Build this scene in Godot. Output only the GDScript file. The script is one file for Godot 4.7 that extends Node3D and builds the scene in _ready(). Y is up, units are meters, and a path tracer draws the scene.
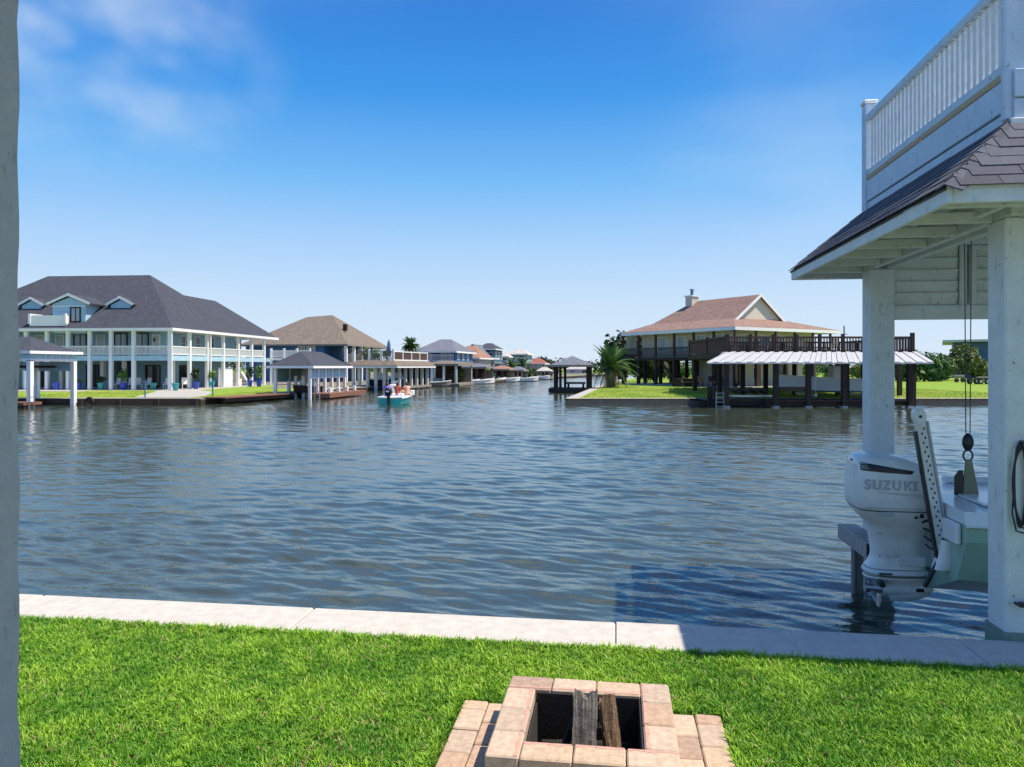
extends Node3D
# World: camera looks along -Z, y = 0 is our lawn and seawall cap, the canal lies at WATER, the far lots at BANK.
const F := 740.0
const CU := 512.0
const CV := 366.6
const EYE := 1.88
const WATER := -0.52
const BANK := -0.12
var SUN_AT := Vector3(0.52, 1.0, 0.008).rotated(Vector3.UP, -0.13963).normalized()
const YAW := -0.13963          # our own seawall and boathouse run 8 degrees off the view
var M := {}
var T := {}
var used := {}
var box_cache := {}
var rng := RandomNumberGenerator.new()

# ---------- triangle collector ----------
class G:
	var v := PackedVector3Array()
	var sg := PackedInt32Array()
	var s := -1
	func tri(a: Vector3, b: Vector3, c: Vector3) -> void:
		v.append(a); v.append(b); v.append(c); sg.append(s)
	func quad(a: Vector3, b: Vector3, c: Vector3, d: Vector3) -> void:
		tri(a, b, c); tri(a, c, d)
	func settle(from: int) -> void:          # turn a closed piece so that its faces look outwards
		var vol := 0.0
		var o := v[from]
		var i := from
		while i < v.size():
			vol += (v[i] - o).dot((v[i + 1] - o).cross(v[i + 2] - o)); i += 3
		if vol > 0:
			i = from
			while i < v.size():
				var t := v[i + 1]; v[i + 1] = v[i + 2]; v[i + 2] = t; i += 3
	func box(c: Vector3, size: Vector3, b := Basis()) -> void:
		var f := v.size()
		var p := []
		for k in 8:
			p.append(c + b * Vector3(size.x * (0.5 if k & 1 else -0.5), size.y * (0.5 if k & 2 else -0.5), size.z * (0.5 if k & 4 else -0.5)))
		for q in [[0, 1, 3, 2], [4, 6, 7, 5], [0, 4, 5, 1], [2, 3, 7, 6], [0, 2, 6, 4], [1, 5, 7, 3]]:
			quad(p[q[0]], p[q[1]], p[q[2]], p[q[3]])
		settle(f)
	func bar(a: Vector3, b: Vector3, w: float, h: float) -> void:      # a rectangular beam between two points
		var d := (b - a).normalized()
		var side := d.cross(Vector3.UP)
		if side.length() < 0.01: side = Vector3.RIGHT
		side = side.normalized()
		box((a + b) / 2, Vector3(w, h, a.distance_to(b)), Basis(side, d.cross(side) * -1.0, -d))
	func bevel(c: Vector3, size: Vector3, e: float, b := Basis()) -> void:
		var f := v.size()
		var h := size / 2
		var pt := func(sx, sy, sz, ax) -> Vector3:
			var q := Vector3(sx * (h.x - (0.0 if ax == 0 else e)), sy * (h.y - (0.0 if ax == 1 else e)), sz * (h.z - (0.0 if ax == 2 else e)))
			return q
		var add := func(l: Array) -> void:
			var m := Vector3.ZERO
			for q in l: m += q
			var n: Vector3 = (l[0] - l[2]).cross(l[0] - l[1])
			if n.dot(m) < 0: l.reverse()
			for q in range(1, l.size() - 1): tri(c + b * l[0], c + b * l[q], c + b * l[q + 1])
		for s1 in [-1, 1]:
			add.call([pt.call(s1, -1, -1, 0), pt.call(s1, 1, -1, 0), pt.call(s1, 1, 1, 0), pt.call(s1, -1, 1, 0)])
			add.call([pt.call(-1, s1, -1, 1), pt.call(1, s1, -1, 1), pt.call(1, s1, 1, 1), pt.call(-1, s1, 1, 1)])
			add.call([pt.call(-1, -1, s1, 2), pt.call(1, -1, s1, 2), pt.call(1, 1, s1, 2), pt.call(-1, 1, s1, 2)])
			for s2 in [-1, 1]:
				add.call([pt.call(s1, s2, -1, 0), pt.call(s1, s2, 1, 0), pt.call(s1, s2, 1, 1), pt.call(s1, s2, -1, 1)])
				add.call([pt.call(s1, -1, s2, 0), pt.call(s1, 1, s2, 0), pt.call(s1, 1, s2, 2), pt.call(s1, -1, s2, 2)])
				add.call([pt.call(-1, s1, s2, 1), pt.call(1, s1, s2, 1), pt.call(1, s1, s2, 2), pt.call(-1, s1, s2, 2)])
				for s3 in [-1, 1]:
					add.call([pt.call(s1, s2, s3, 0), pt.call(s1, s2, s3, 1), pt.call(s1, s2, s3, 2)])
	func loft(rings: Array, cap := true, smooth := 1) -> void:
		var f := v.size()
		s = smooth
		var n: int = rings[0].size()
		for i in rings.size() - 1:
			for j in n:
				var k := (j + 1) % n
				quad(rings[i][j], rings[i][k], rings[i + 1][k], rings[i + 1][j])
		s = -1
		if cap:
			for e in 2:
				var r = rings[0] if e == 0 else rings[rings.size() - 1]
				var m := Vector3.ZERO
				for q in r: m += q
				m /= n
				for j in n:
					var k := (j + 1) % n
					if e == 0: tri(m, r[k], r[j])
					else: tri(m, r[j], r[k])
		settle(f)
	func tube(pts: Array, radii: Array, n := 8) -> void:
		var rings := []
		var ref := Vector3.UP
		for i in pts.size():
			var d: Vector3 = (pts[mini(i + 1, pts.size() - 1)] - pts[maxi(i - 1, 0)]).normalized()
			var a := d.cross(ref)
			if a.length() < 0.05: a = d.cross(Vector3.RIGHT)
			a = a.normalized()
			var b := d.cross(a)
			ref = a.cross(d)
			var r := PackedVector3Array()
			var rad: float = radii[mini(i, radii.size() - 1)]
			for j in n:
				var t := TAU * j / n
				r.append(pts[i] + (a * cos(t) + b * sin(t)) * rad)
			rings.append(r)
		loft(rings)
	func slab(poly: PackedVector2Array, y0: float, y1: float) -> void:    # poly in (x, z)
		var f := v.size()
		var ix := Geometry2D.triangulate_polygon(poly)
		var up := Geometry2D.is_polygon_clockwise(poly)
		var i := 0
		while i < ix.size():
			var a := poly[ix[i]]; var b := poly[ix[i + 1]]; var c := poly[ix[i + 2]]
			if (b - a).cross(c - a) < 0: var t := b; b = c; c = t
			tri(Vector3(a.x, y1, a.y), Vector3(b.x, y1, b.y), Vector3(c.x, y1, c.y))
			tri(Vector3(a.x, y0, a.y), Vector3(c.x, y0, c.y), Vector3(b.x, y0, b.y))
			i += 3
		for k in poly.size():
			var a := poly[k]; var b := poly[(k + 1) % poly.size()]
			if up: var t := a; a = b; b = t
			quad(Vector3(a.x, y1, a.y), Vector3(a.x, y0, a.y), Vector3(b.x, y0, b.y), Vector3(b.x, y1, b.y))
		settle(f)
	func mesh() -> ArrayMesh:
		var st := SurfaceTool.new()
		st.begin(Mesh.PRIMITIVE_TRIANGLES)
		for i in v.size():
			if i % 3 == 0: st.set_smooth_group(sg[i / 3])
			st.add_vertex(v[i])
		st.generate_normals()
		return st.commit()

# ---------- naming and tagging ----------
func numbered(called: String) -> String:
	if not used.has(called):
		used[called] = 0
		return called
	used[called] += 1
	return "%s_%03d" % [called, used[called]]
func tag(o: Node, label: String, category := "", group := "", kind := "") -> void:
	if label: o.set_meta("label", label)
	if category: o.set_meta("category", category)
	if group: o.set_meta("group", group)
	if kind: o.set_meta("kind", kind)
func thing(called: String, label: String, category: String, at := Vector3.ZERO, turn := 0.0, group := "") -> Node3D:
	var o := Node3D.new()
	o.name = numbered(called)
	add_child(o)
	o.position = at
	o.rotation.y = turn
	tag(o, label, category, group)
	return o
func put(called: String, mesh: Mesh, m: Material, parent: Node, at := Transform3D()) -> MeshInstance3D:
	var o := MeshInstance3D.new()
	o.name = numbered(called) if parent == self else called
	o.mesh = mesh
	o.material_override = m
	o.transform = at
	parent.add_child(o, true)
	return o
func part(called: String, g: G, m: Material, parent: Node) -> MeshInstance3D:
	return put(called, g.mesh(), m, parent)
func bevelled(size: Vector3, e: float) -> Mesh:
	var key := "%s|%s" % [size.snapped(Vector3.ONE * 0.0005), e]
	if not box_cache.has(key):
		var g := G.new()
		if e > 0: g.bevel(Vector3.ZERO, size, e)
		else: g.box(Vector3.ZERO, size)
		box_cache[key] = g.mesh()
	return box_cache[key]
func bx(called: String, m: Material, parent: Node, c: Vector3, size: Vector3, e := 0.0, b := Basis()) -> MeshInstance3D:
	return put(called, bevelled(size, e), m, parent, Transform3D(b, c))
func span(called: String, m: Material, parent: Node, a: Vector3, b: Vector3, e := 0.0) -> MeshInstance3D:   # box from corner to corner
	return bx(called, m, parent, (a + b) / 2, (b - a).abs(), e)
func setting(called: String, g: G, m: Material, parent: Node = self) -> MeshInstance3D:
	var o := part(called, g, m, parent)
	if parent == self: o.set_meta("kind", "structure")
	return o
# a pixel of the photograph at a given depth; a pixel on a level plane; a point of our own seawall grid
func pv(u: float, v: float, z: float) -> Vector3: return Vector3((u - CU) / F * z, EYE - (v - CV) / F * z, -z)
func pg(u: float, v: float, y: float) -> Vector3: return pv(u, v, (EYE - y) * F / (v - CV))
func near(x: float, y: float, d: float) -> Vector3: return Vector3(x, y, -d).rotated(Vector3.UP, YAW)

# ---------- materials ----------
func lin(r: float, g: float, b: float) -> Color: return Color(r, g, b).linear_to_srgb()
func noise(freq: float, oct := 5, sd := 1) -> FastNoiseLite:
	var n := FastNoiseLite.new()
	n.noise_type = FastNoiseLite.TYPE_SIMPLEX_SMOOTH
	n.frequency = freq; n.fractal_octaves = oct; n.seed = sd
	return n
func tex_from(size: int, f: Callable) -> ImageTexture:
	var im := Image.create(size, size, true, Image.FORMAT_RGB8)
	for y in size:
		for x in size: im.set_pixel(x, y, f.call(x, y))
	im.generate_mipmaps()
	return ImageTexture.create_from_image(im)
func gray(im: Image, x: int, y: int) -> float: return im.get_pixel(x, y).r
func make_textures() -> void:
	var s := 512
	var a := noise(0.012, 5, 3).get_seamless_image(s, s)
	var b := noise(0.09, 4, 4).get_seamless_image(s, s)
	var c := noise(0.03, 5, 8).get_seamless_image(s, s)
	var w := noise(0.02, 4, 6).get_seamless_image(s, s)
	T.mottle = tex_from(s, func(x, y): var k := clampf(0.94 + 0.10 * (gray(a, x, y) - 0.5) + 0.08 * (gray(b, x, y) - 0.5), 0.0, 1.0) ; return Color(k, k, k))
	T.rough = tex_from(s, func(x, y): var k := clampf(0.90 + 0.17 * (gray(a, x, y) - 0.5) + 0.20 * (gray(b, x, y) - 0.5), 0.0, 1.0) ; return Color(k, k, k))
	# timber: long streaks
	T.wood = tex_from(s, func(x, y): var k := clampf(0.84 + 0.4 * (gray(w, (x * 6) % s, y / 8 + 100) - 0.5) + 0.3 * (gray(b, (x * 3) % s, y / 6) - 0.5), 0.0, 1.0) ; return Color(k, k * 0.985, k * 0.97))
	T.logwood = tex_from(s, func(x, y): var k := clampf(0.62 + 1.0 * (gray(w, (x * 8) % s, y / 10 + 60) - 0.5) + 0.8 * (gray(b, (x * 3) % s, y / 5) - 0.5), 0.08, 1.0) ; return Color(k, k * 0.98, k * 0.95))
	# old paint: pale with scattered dark mildew and bare spots
	T.paint = tex_from(s, func(x, y):
		var k := 0.95 + 0.07 * (gray(a, x, y) - 0.5) + 0.05 * (gray(b, x, y) - 0.5)
		var spot := clampf((gray(c, x, y) - 0.80) * 12.0, 0.0, 1.0) * clampf((gray(b, x, y) - 0.45) * 6.0, 0.0, 1.0) + 0.3 * clampf((gray(w, (x * 2) % s, y / 2) - 0.72) * 6.0, 0.0, 1.0)
		return Color(k, k, k).lerp(Color(0.25, 0.25, 0.24), minf(spot, 1.0) * 0.6))
	T.shingle = tex_from(s, func(x, y): var k := clampf(0.85 + 0.5 * (gray(b, (x * 3) % s, (y * 3) % s) - 0.5) + 0.2 * (gray(a, x, y) - 0.5), 0.0, 1.0) ; return Color(k, k, k))
	# far roofs: courses with uneven tabs
	var r2 := RandomNumberGenerator.new()
	r2.seed = 12
	var tabs := []
	for i in 32 * 40: tabs.append(r2.randf_range(0.62, 0.95))
	T.roof = tex_from(s, func(x, y):
		var row := int(y / 16.0)
		var k: float = tabs[(row * 40 + int((x + (row % 3) * 9) % s / 13.0)) % tabs.size()]
		k = lerpf(k, 0.78, 0.45) + 0.10 + 0.14 * (gray(a, x, y) - 0.5)
		return Color(k, k, k))
	T.grass = tex_from(s, func(x, y):
		var k := clampf(0.6 + 0.5 * (gray(a, x, y) - 0.5) + 0.8 * (gray(b, x, y) - 0.5), 0.0, 1.0)
		return Color(0.55, 0.75, 0.4).lerp(Color(1.0, 1.0, 0.8), k))
	var mk := func(im: Image, st: float) -> ImageTexture:
		var q := im.duplicate() as Image
		q.convert(Image.FORMAT_RGBA8)
		q.bump_map_to_normal_map(st)
		q.generate_mipmaps()
		return ImageTexture.create_from_image(q)
	T.n_fine = mk.call(b, 3.0)
	T.n_mid = mk.call(c, 4.0)
	T.n_ripple = mk.call(noise(0.022, 3, 21).get_seamless_image(s, s), 5.0)
func mat(key: String, c: Color, rough: float, tex := "mottle", size := 1.0, nrm := "", ns := 0.4, metal := 0.0) -> StandardMaterial3D:
	var m := StandardMaterial3D.new()
	m.albedo_color = c
	m.roughness = rough
	m.metallic = metal
	if tex: m.albedo_texture = T[tex]
	if nrm:
		m.normal_enabled = true
		m.normal_texture = T[nrm]
		m.normal_scale = ns
	m.uv1_triplanar = true
	m.uv1_world_triplanar = true
	m.uv1_scale = Vector3.ONE / size
	M[key] = m
	return m
func make_materials() -> void:
	make_textures()
	mat("concrete", lin(0.57, 0.535, 0.49), 0.9, "mottle", 0.9, "n_fine", 0.35)
	mat("bank_concrete", lin(0.50, 0.48, 0.44), 0.9, "rough", 3.0)
	mat("bulkhead", lin(0.16, 0.15, 0.135), 0.95, "rough", 2.5)
	mat("porch_floor", lin(0.50, 0.49, 0.47), 0.8, "mottle", 2.0)
	mat("metal_blue", lin(0.035, 0.085, 0.21), 0.5, "")
	mat("soil", lin(0.05, 0.037, 0.024), 1.0, "rough", 0.3, "n_mid", 1.0)
	mat("lawn", lin(0.10, 0.19, 0.022), 1.0, "grass", 1.3, "n_mid", 0.6)
	mat("far_lawn", lin(0.30, 0.385, 0.055), 1.0, "grass", 6.0, "n_fine", 0.6)
	mat("paint", lin(0.74, 0.79, 0.80), 0.62, "paint", 1.6, "n_fine", 0.12)
	mat("paint_blue", lin(0.58, 0.70, 0.83), 0.6, "paint", 1.9, "n_fine", 0.12)
	mat("picket", lin(0.86, 0.87, 0.88), 0.55, "mottle", 1.1)
	mat("house_post", lin(0.47, 0.51, 0.52), 0.75, "paint", 0.7, "n_fine", 0.35)
	mat("raw_wood", lin(0.62, 0.48, 0.30), 0.85, "rough", 0.22, "n_mid", 0.8)
	mat("flashing", lin(0.82, 0.82, 0.80), 0.4, "mottle", 1.0)
	for k in 4:
		var f: float = [0.8, 1.0, 1.2, 0.95][k]
		mat("shingle%d" % k, lin(0.118 * f, 0.127 * f, 0.165 * f), 0.95, "shingle", 0.35, "n_fine", 0.7)
	for k in 5:
		var c: Color = [lin(0.55, 0.38, 0.27), lin(0.62, 0.46, 0.33), lin(0.45, 0.32, 0.25), lin(0.64, 0.49, 0.37), lin(0.55, 0.43, 0.33)][k]
		mat("brick%d" % k, c, 0.95, "rough", 0.33, "n_mid", 0.45)
	mat("brick_red", lin(0.63, 0.37, 0.30), 0.95, "rough", 0.2, "n_mid", 0.5)
	mat("brick_soot", lin(0.035, 0.030, 0.028), 1.0, "rough", 0.25, "n_mid", 0.6)
	mat("ash", lin(0.07, 0.065, 0.06), 1.0, "rough", 0.12, "n_mid", 1.0)
	mat("log_grey", lin(0.38, 0.35, 0.33), 0.95, "logwood", 0.25, "n_mid", 1.0)
	mat("log_tan", lin(0.42, 0.28, 0.18), 0.95, "logwood", 0.3, "n_mid", 0.8)
	mat("char", lin(0.02, 0.018, 0.017), 0.9, "rough", 0.15, "n_mid", 1.0)
	mat("gel_white", lin(0.84, 0.85, 0.84), 0.22, "")
	mat("engine_white", lin(0.84, 0.85, 0.81), 0.25, "mottle", 1.5)
	mat("engine_grey", lin(0.42, 0.45, 0.47), 0.35, "")
	mat("letter_grey", lin(0.40, 0.42, 0.46), 0.35, "")
	mat("black_plastic", lin(0.012, 0.012, 0.013), 0.35, "")
	mat("rubber", lin(0.02, 0.02, 0.021), 0.6, "")
	mat("hull_green", lin(0.33, 0.52, 0.40), 0.18, "")
	mat("steel", lin(0.55, 0.56, 0.57), 0.35, "mottle", 0.4, "", 0.4, 0.9)
	mat("dark_steel", lin(0.10, 0.10, 0.10), 0.5, "mottle", 0.4, "", 0.4, 0.6)
	mat("sling", lin(0.34, 0.33, 0.20), 0.9, "rough", 0.1)
	mat("grey_plank", lin(0.52, 0.50, 0.47), 0.9, "wood", 0.8, "n_fine", 0.5)
	mat("white", lin(0.85, 0.85, 0.85), 0.5, "")
	mat("white_metal", lin(0.60, 0.62, 0.64), 0.45, "rough", 1.5)
	mat("sky_blue", lin(0.38, 0.61, 0.80), 0.7, "mottle", 2.5)
	mat("pale_blue", lin(0.47, 0.69, 0.85), 0.65, "mottle", 2.5)
	mat("deep_blue", lin(0.035, 0.16, 0.40), 0.6, "mottle", 2.5)
	mat("steel_blue", lin(0.06, 0.17, 0.30), 0.6, "mottle", 2.5)
	mat("teal_wall", lin(0.20, 0.42, 0.42), 0.7, "mottle", 2.5)
	mat("cream", lin(0.76, 0.69, 0.58), 0.75, "mottle", 2.0)
	mat("roof_grey", lin(0.060, 0.068, 0.094), 0.95, "roof", 7.0)
	mat("roof_brown", lin(0.21, 0.175, 0.145), 0.95, "roof", 7.0)
	mat("roof_tan", lin(0.32, 0.205, 0.17), 0.95, "roof", 7.0)
	mat("roof_slate", lin(0.17, 0.19, 0.24), 0.9, "roof", 7.0)
	mat("roof_orange", lin(0.36, 0.20, 0.14), 0.9, "roof", 7.0)
	mat("roof_red", lin(0.34, 0.11, 0.09), 0.8, "roof", 7.0)
	mat("roof_pale", lin(0.55, 0.52, 0.50), 0.8, "roof", 7.0)
	mat("timber_dark", lin(0.055, 0.040, 0.034), 0.9, "wood", 1.5)
	mat("timber_brown", lin(0.10, 0.062, 0.048), 0.85, "wood", 1.5)
	mat("timber_red", lin(0.30, 0.145, 0.095), 0.85, "wood", 1.5)
	mat("timber_grey", lin(0.33, 0.31, 0.28), 0.9, "wood", 1.5)
	mat("yard", lin(0.24, 0.22, 0.16), 1.0, "rough", 4.0, "n_mid", 0.8)
	mat("glass_dark", lin(0.03, 0.04, 0.05), 0.06, "")
	mat("glass_pale", lin(0.35, 0.42, 0.48), 0.08, "")
	mat("blind", lin(0.62, 0.62, 0.60), 0.8, "")
	mat("pot_blue", lin(0.03, 0.07, 0.50), 0.2, "")
	mat("pot_teal", lin(0.03, 0.33, 0.34), 0.2, "")
	mat("boat_teal", lin(0.02, 0.42, 0.40), 0.25, "")
	mat("boat_blue", lin(0.72, 0.83, 0.88), 0.25, "")
	mat("purple", lin(0.24, 0.15, 0.55), 0.9, "")
	mat("rust_cloth", lin(0.35, 0.07, 0.05), 0.9, "")
	mat("peach", lin(0.58, 0.34, 0.25), 0.8, "")
	mat("skin", lin(0.55, 0.30, 0.20), 0.6, "")
	mat("hair", lin(0.03, 0.02, 0.015), 0.7, "")
	mat("dark_cloth", lin(0.02, 0.02, 0.025), 0.9, "")
	mat("bark", lin(0.06, 0.045, 0.033), 1.0, "rough", 0.4, "n_mid", 1.0)
	for l in [["leaf_dark", 0.030, 0.060, 0.016], ["leaf_mid", 0.09, 0.18, 0.05], ["leaf_olive", 0.15, 0.19, 0.055], ["leaf_palm", 0.10, 0.20, 0.05], ["leaf_dry", 0.33, 0.27, 0.13], ["leaf_fresh", 0.12, 0.24, 0.045]]:
		var m := mat(l[0], lin(l[1], l[2], l[3]), 0.65, "mottle", 1.5)
		m.cull_mode = BaseMaterial3D.CULL_DISABLED
		m.backlight_enabled = true
		m.backlight = lin(l[1] * 0.8, l[2] * 0.8, l[3] * 0.5)
	var wm := mat("water", lin(0.043, 0.056, 0.038), 0.05, "", 0.8, "n_ripple", 0.24)
	wm.metallic_specular = 0.85
	var gm := StandardMaterial3D.new()
	gm.vertex_color_use_as_albedo = true
	gm.roughness = 0.6
	gm.cull_mode = BaseMaterial3D.CULL_DISABLED
	gm.backlight_enabled = true
	gm.backlight = Color(0.45, 0.5, 0.2)
	M["blade"] = gm

# ---------- camera, sky, sun ----------
func make_view() -> void:
	var cam := Camera3D.new()
	cam.name = "camera"
	cam.projection = Camera3D.PROJECTION_FRUSTUM
	cam.near = 0.05
	cam.far = 2000.0
	cam.size = 0.05 * 767.0 / F
	cam.frustum_offset = Vector2(0, -(383.5 - CV) / F * 0.05)
	cam.position = Vector3(0, EYE, 0)
	add_child(cam)
	cam.current = true
	var e := Environment.new()
	e.background_mode = Environment.BG_SKY
	e.tonemap_mode = Environment.TONE_MAPPER_LINEAR
	e.tonemap_exposure = 1.5
	e.sdfgi_enabled = true
	e.ssao_enabled = true
	e.ssil_enabled = true
	var sky := Sky.new()
	var pm := PanoramaSkyMaterial.new()
	pm.panorama = sky_texture()
	sky.sky_material = pm
	e.sky = sky
	var we := WorldEnvironment.new()
	we.name = "world_environment"
	we.environment = e
	add_child(we)
	var sun := DirectionalLight3D.new()
	sun.name = "sun"
	sun.light_energy = 1.4
	sun.light_color = Color(1.0, 0.95, 0.87)
	sun.light_angular_distance = 0.5
	sun.shadow_enabled = true
	add_child(sun)
	# high on the right, square to the canal: shadows fall to the left by half of the height
	var dir := Vector3(-0.52, -1.0, -0.008).rotated(Vector3.UP, YAW)
	sun.look_at_from_position(Vector3.ZERO, dir, Vector3.FORWARD)
func sky_texture() -> Texture2D:
	var w := 1024
	var h := 512
	var im := Image.create(w, h, false, Image.FORMAT_RGBAF)
	var n1 := noise(1.7, 6, 5)
	var n2 := noise(0.8, 3, 9)
	var n3 := noise(3.2, 6, 15)
	var stops := [[0.0, Vector3(0.47, 0.55, 0.635)], [0.08, Vector3(0.395, 0.51, 0.635)], [0.156, Vector3(0.275, 0.435, 0.645)], [0.24, Vector3(0.125, 0.335, 0.62)], [0.34, Vector3(0.036, 0.215, 0.55)], [0.45, Vector3(0.012, 0.138, 0.46)], [0.7, Vector3(0.018, 0.11, 0.39)], [1.0, Vector3(0.016, 0.10, 0.36)]]
	for y in h:
		var el := PI / 2 - PI * (y + 0.5) / h
		for x in w:
			var az := wrapf(TAU * (x + 0.5) / w, -PI, PI)   # a panorama starts at -Z
			var d := Vector3(sin(az) * cos(el), sin(el), -cos(az) * cos(el))
			var c := Vector3(0.43, 0.53, 0.63)
			if d.y > 0:
				for i in stops.size() - 1:
					if d.y >= stops[i][0]:
						var t: float = (d.y - stops[i][0]) / (stops[i + 1][0] - stops[i][0])
						c = (stops[i][1] as Vector3).lerp(stops[i + 1][1], minf(t, 1.0))
				# high cloud overhead, mostly out of view, added to whiten the shade
				var p := Vector3(d.x, 0, d.z) / (d.y + 0.12)
				var k := n1.get_noise_3d(p.x * 0.55 + 0.3, p.z * 0.8, 0.0) * 0.5 + 0.5
				var k2 := n3.get_noise_3d(az * 1.6 + el * 0.9, el * 3.0 - az * 0.4, 1.0) * 0.5 + 0.5
				var q := n2.get_noise_3d(p.x * 0.5, p.z * 0.5, 3.0)
				var amt := clampf((k - 0.30) * 1.5, 0.0, 1.0) * clampf(q * 1.6 + 0.55, 0.0, 1.0) * smoothstep(0.36, 0.75, d.y) * 1.5
				# the two banks of cirrus that the photograph shows
				var a1 := Vector2(az + 0.52, (el - 0.37) * 1.5).length()
				amt += clampf(1.0 - a1 / 0.24, 0.0, 1.0) * smoothstep(0.22, 0.80, k2) * (0.35 + 1.1 * (n3.get_noise_3d(az * 5.0 + el * 3.0, el * 8.0 - az * 2.0, 4.0) * 0.5 + 0.5)) * 0.72
				var a2 := Vector2(az - 0.40, (el - 0.29) * 1.1).length()
				amt += clampf(1.0 - a2 / 0.24, 0.0, 1.0) * clampf((k - 0.36) * 1.3, 0.0, 1.0) * 0.5
				# the air brightens round the sun
				var near_sun := acos(clampf(d.dot(SUN_AT), -1.0, 1.0))
				c += Vector3(0.42, 0.41, 0.38) * exp(-near_sun * near_sun / 0.10) + Vector3(0.10, 0.10, 0.10) * exp(-near_sun / 0.5)
				c = c.lerp(Vector3(0.47, 0.55, 0.64), clampf(amt, 0.0, 0.75))
			im.set_pixel(x, y, Color(c.x, c.y, c.z))
	return ImageTexture.create_from_image(im)

# ---------- the water ----------
var waves := []
var patchy: FastNoiseLite
var wobble: FastNoiseLite
func wave(x: float, z: float) -> float:
	var h := 0.0
	var w := wobble.get_noise_2d(x, z) * 0.9
	var fade_len := 0.009 * z      # waves shaped flatter with distance, so far water mirrors paler sky
	for q in waves:
		if q[5] > 0.6 * fade_len: h += q[0] * smoothstep(0.6 * fade_len, 1.7 * fade_len, q[5]) * sin(q[1] * x + q[2] * z + q[3] + w * q[4])
	return h * (0.75 + 0.5 * patchy.get_noise_2d(x, z))
func wake(x: float, z: float) -> float:      # the spreading wake behind the skiff
	if z > 46.5 or z < 24.0: return 0.0
	var p := Vector2(x + 7.6, z - 46.2)
	var head := Vector2(0.225, 0.974)
	var t := -p.dot(head)
	if t < 0: return 0.0
	var s := absf(p.cross(head))
	var a := 0.30 * t + 0.4
	return (0.045 * exp(-pow((s - a) / 0.35, 2.0)) - 0.035 * exp(-pow((s - a - 0.6) / 0.35, 2.0)) + 0.03 * exp(-pow(s / 0.5, 2.0)) * sin(t * 2.4)) * exp(-t / 9.0)
func make_water() -> void:
	patchy = noise(0.11, 2, 31)
	wobble = noise(0.35, 2, 37)
	var r := RandomNumberGenerator.new()
	r.seed = 77
	for i in 24:
		var l: float = 0.125 * pow(1.13, i)
		var ang := r.randf_range(-0.7, 0.7) + 0.1
		var k := TAU / l
		waves.append([0.0088 * l * (1.0 if l < 0.38 else (0.75 if l < 0.8 else 0.35)), k * sin(ang), k * cos(ang), r.randf() * TAU, 2.2, l])
	var V := PackedVector3Array()
	var N := PackedVector3Array()
	var I := PackedInt32Array()
	var far_step := [0.08, 0.20, 0.40, 0.0]
	var spec := [[4.2, 12.0, -10.0, 11.0, 0.04], [12.0, 26.0, -22.0, 24.0, 0.08], [26.0, 64.0, -56.0, 56.0, 0.20], [64.0, 150.0, -60.0, 60.0, 0.40]]
	for pi in 4:
		var s: Array = spec[pi]
		var st: float = s[4]
		var nx := int(round((s[3] - s[2]) / st)) + 1
		var nz := int(round((s[1] - s[0]) / st)) + 1
		var b := V.size()
		var H := PackedFloat32Array()
		H.resize(nx * nz)
		for j in nz:
			var z: float = s[0] + j * st
			for i in nx:
				var x: float = s[2] + i * st
				if j == nz - 1 and far_step[pi] > 0:
					var fs: float = far_step[pi]
					var x0: float = floorf(x / fs + 0.0001) * fs
					H[j * nx + i] = lerpf(wave(x0, z), wave(x0 + fs, z), (x - x0) / fs)
				else: H[j * nx + i] = wave(x, z) + (wake(x, z) if pi == 2 else 0.0)
		for j in nz:
			for i in nx:
				var o := j * nx + i
				V.append(Vector3(s[2] + i * st, WATER + H[o], -(s[0] + j * st)))
				var dx := (H[o + (1 if i < nx - 1 else 0)] - H[o - (1 if i > 0 else 0)]) / (2 * st)
				var dz := (H[o + (nx if j < nz - 1 else 0)] - H[o - (nx if j > 0 else 0)]) / (2 * st)
				N.append(Vector3(-dx, 1, dz).normalized())
		for j in nz - 1:
			for i in nx - 1:
				var o := b + j * nx + i
				I.append_array([o, o + nx, o + 1, o + 1, o + nx, o + nx + 1])
	# calm sheet out to the horizon
	var b0 := V.size()
	for q in [[-900, 60], [900, 60], [900, -1600], [-900, -1600]]:
		V.append(Vector3(q[0], WATER - 0.07, q[1])); N.append(Vector3.UP)
	I.append_array([b0, b0 + 2, b0 + 1, b0, b0 + 3, b0 + 2])
	var arr := []
	arr.resize(Mesh.ARRAY_MAX)
	arr[Mesh.ARRAY_VERTEX] = V
	arr[Mesh.ARRAY_NORMAL] = N
	arr[Mesh.ARRAY_INDEX] = I
	var m := ArrayMesh.new()
	m.add_surface_from_arrays(Mesh.PRIMITIVE_TRIANGLES, arr)
	var o := put("water", m, M.water, self)
	tag(o, "rippled blue green water of the wide canal", "water", "", "structure")

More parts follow.
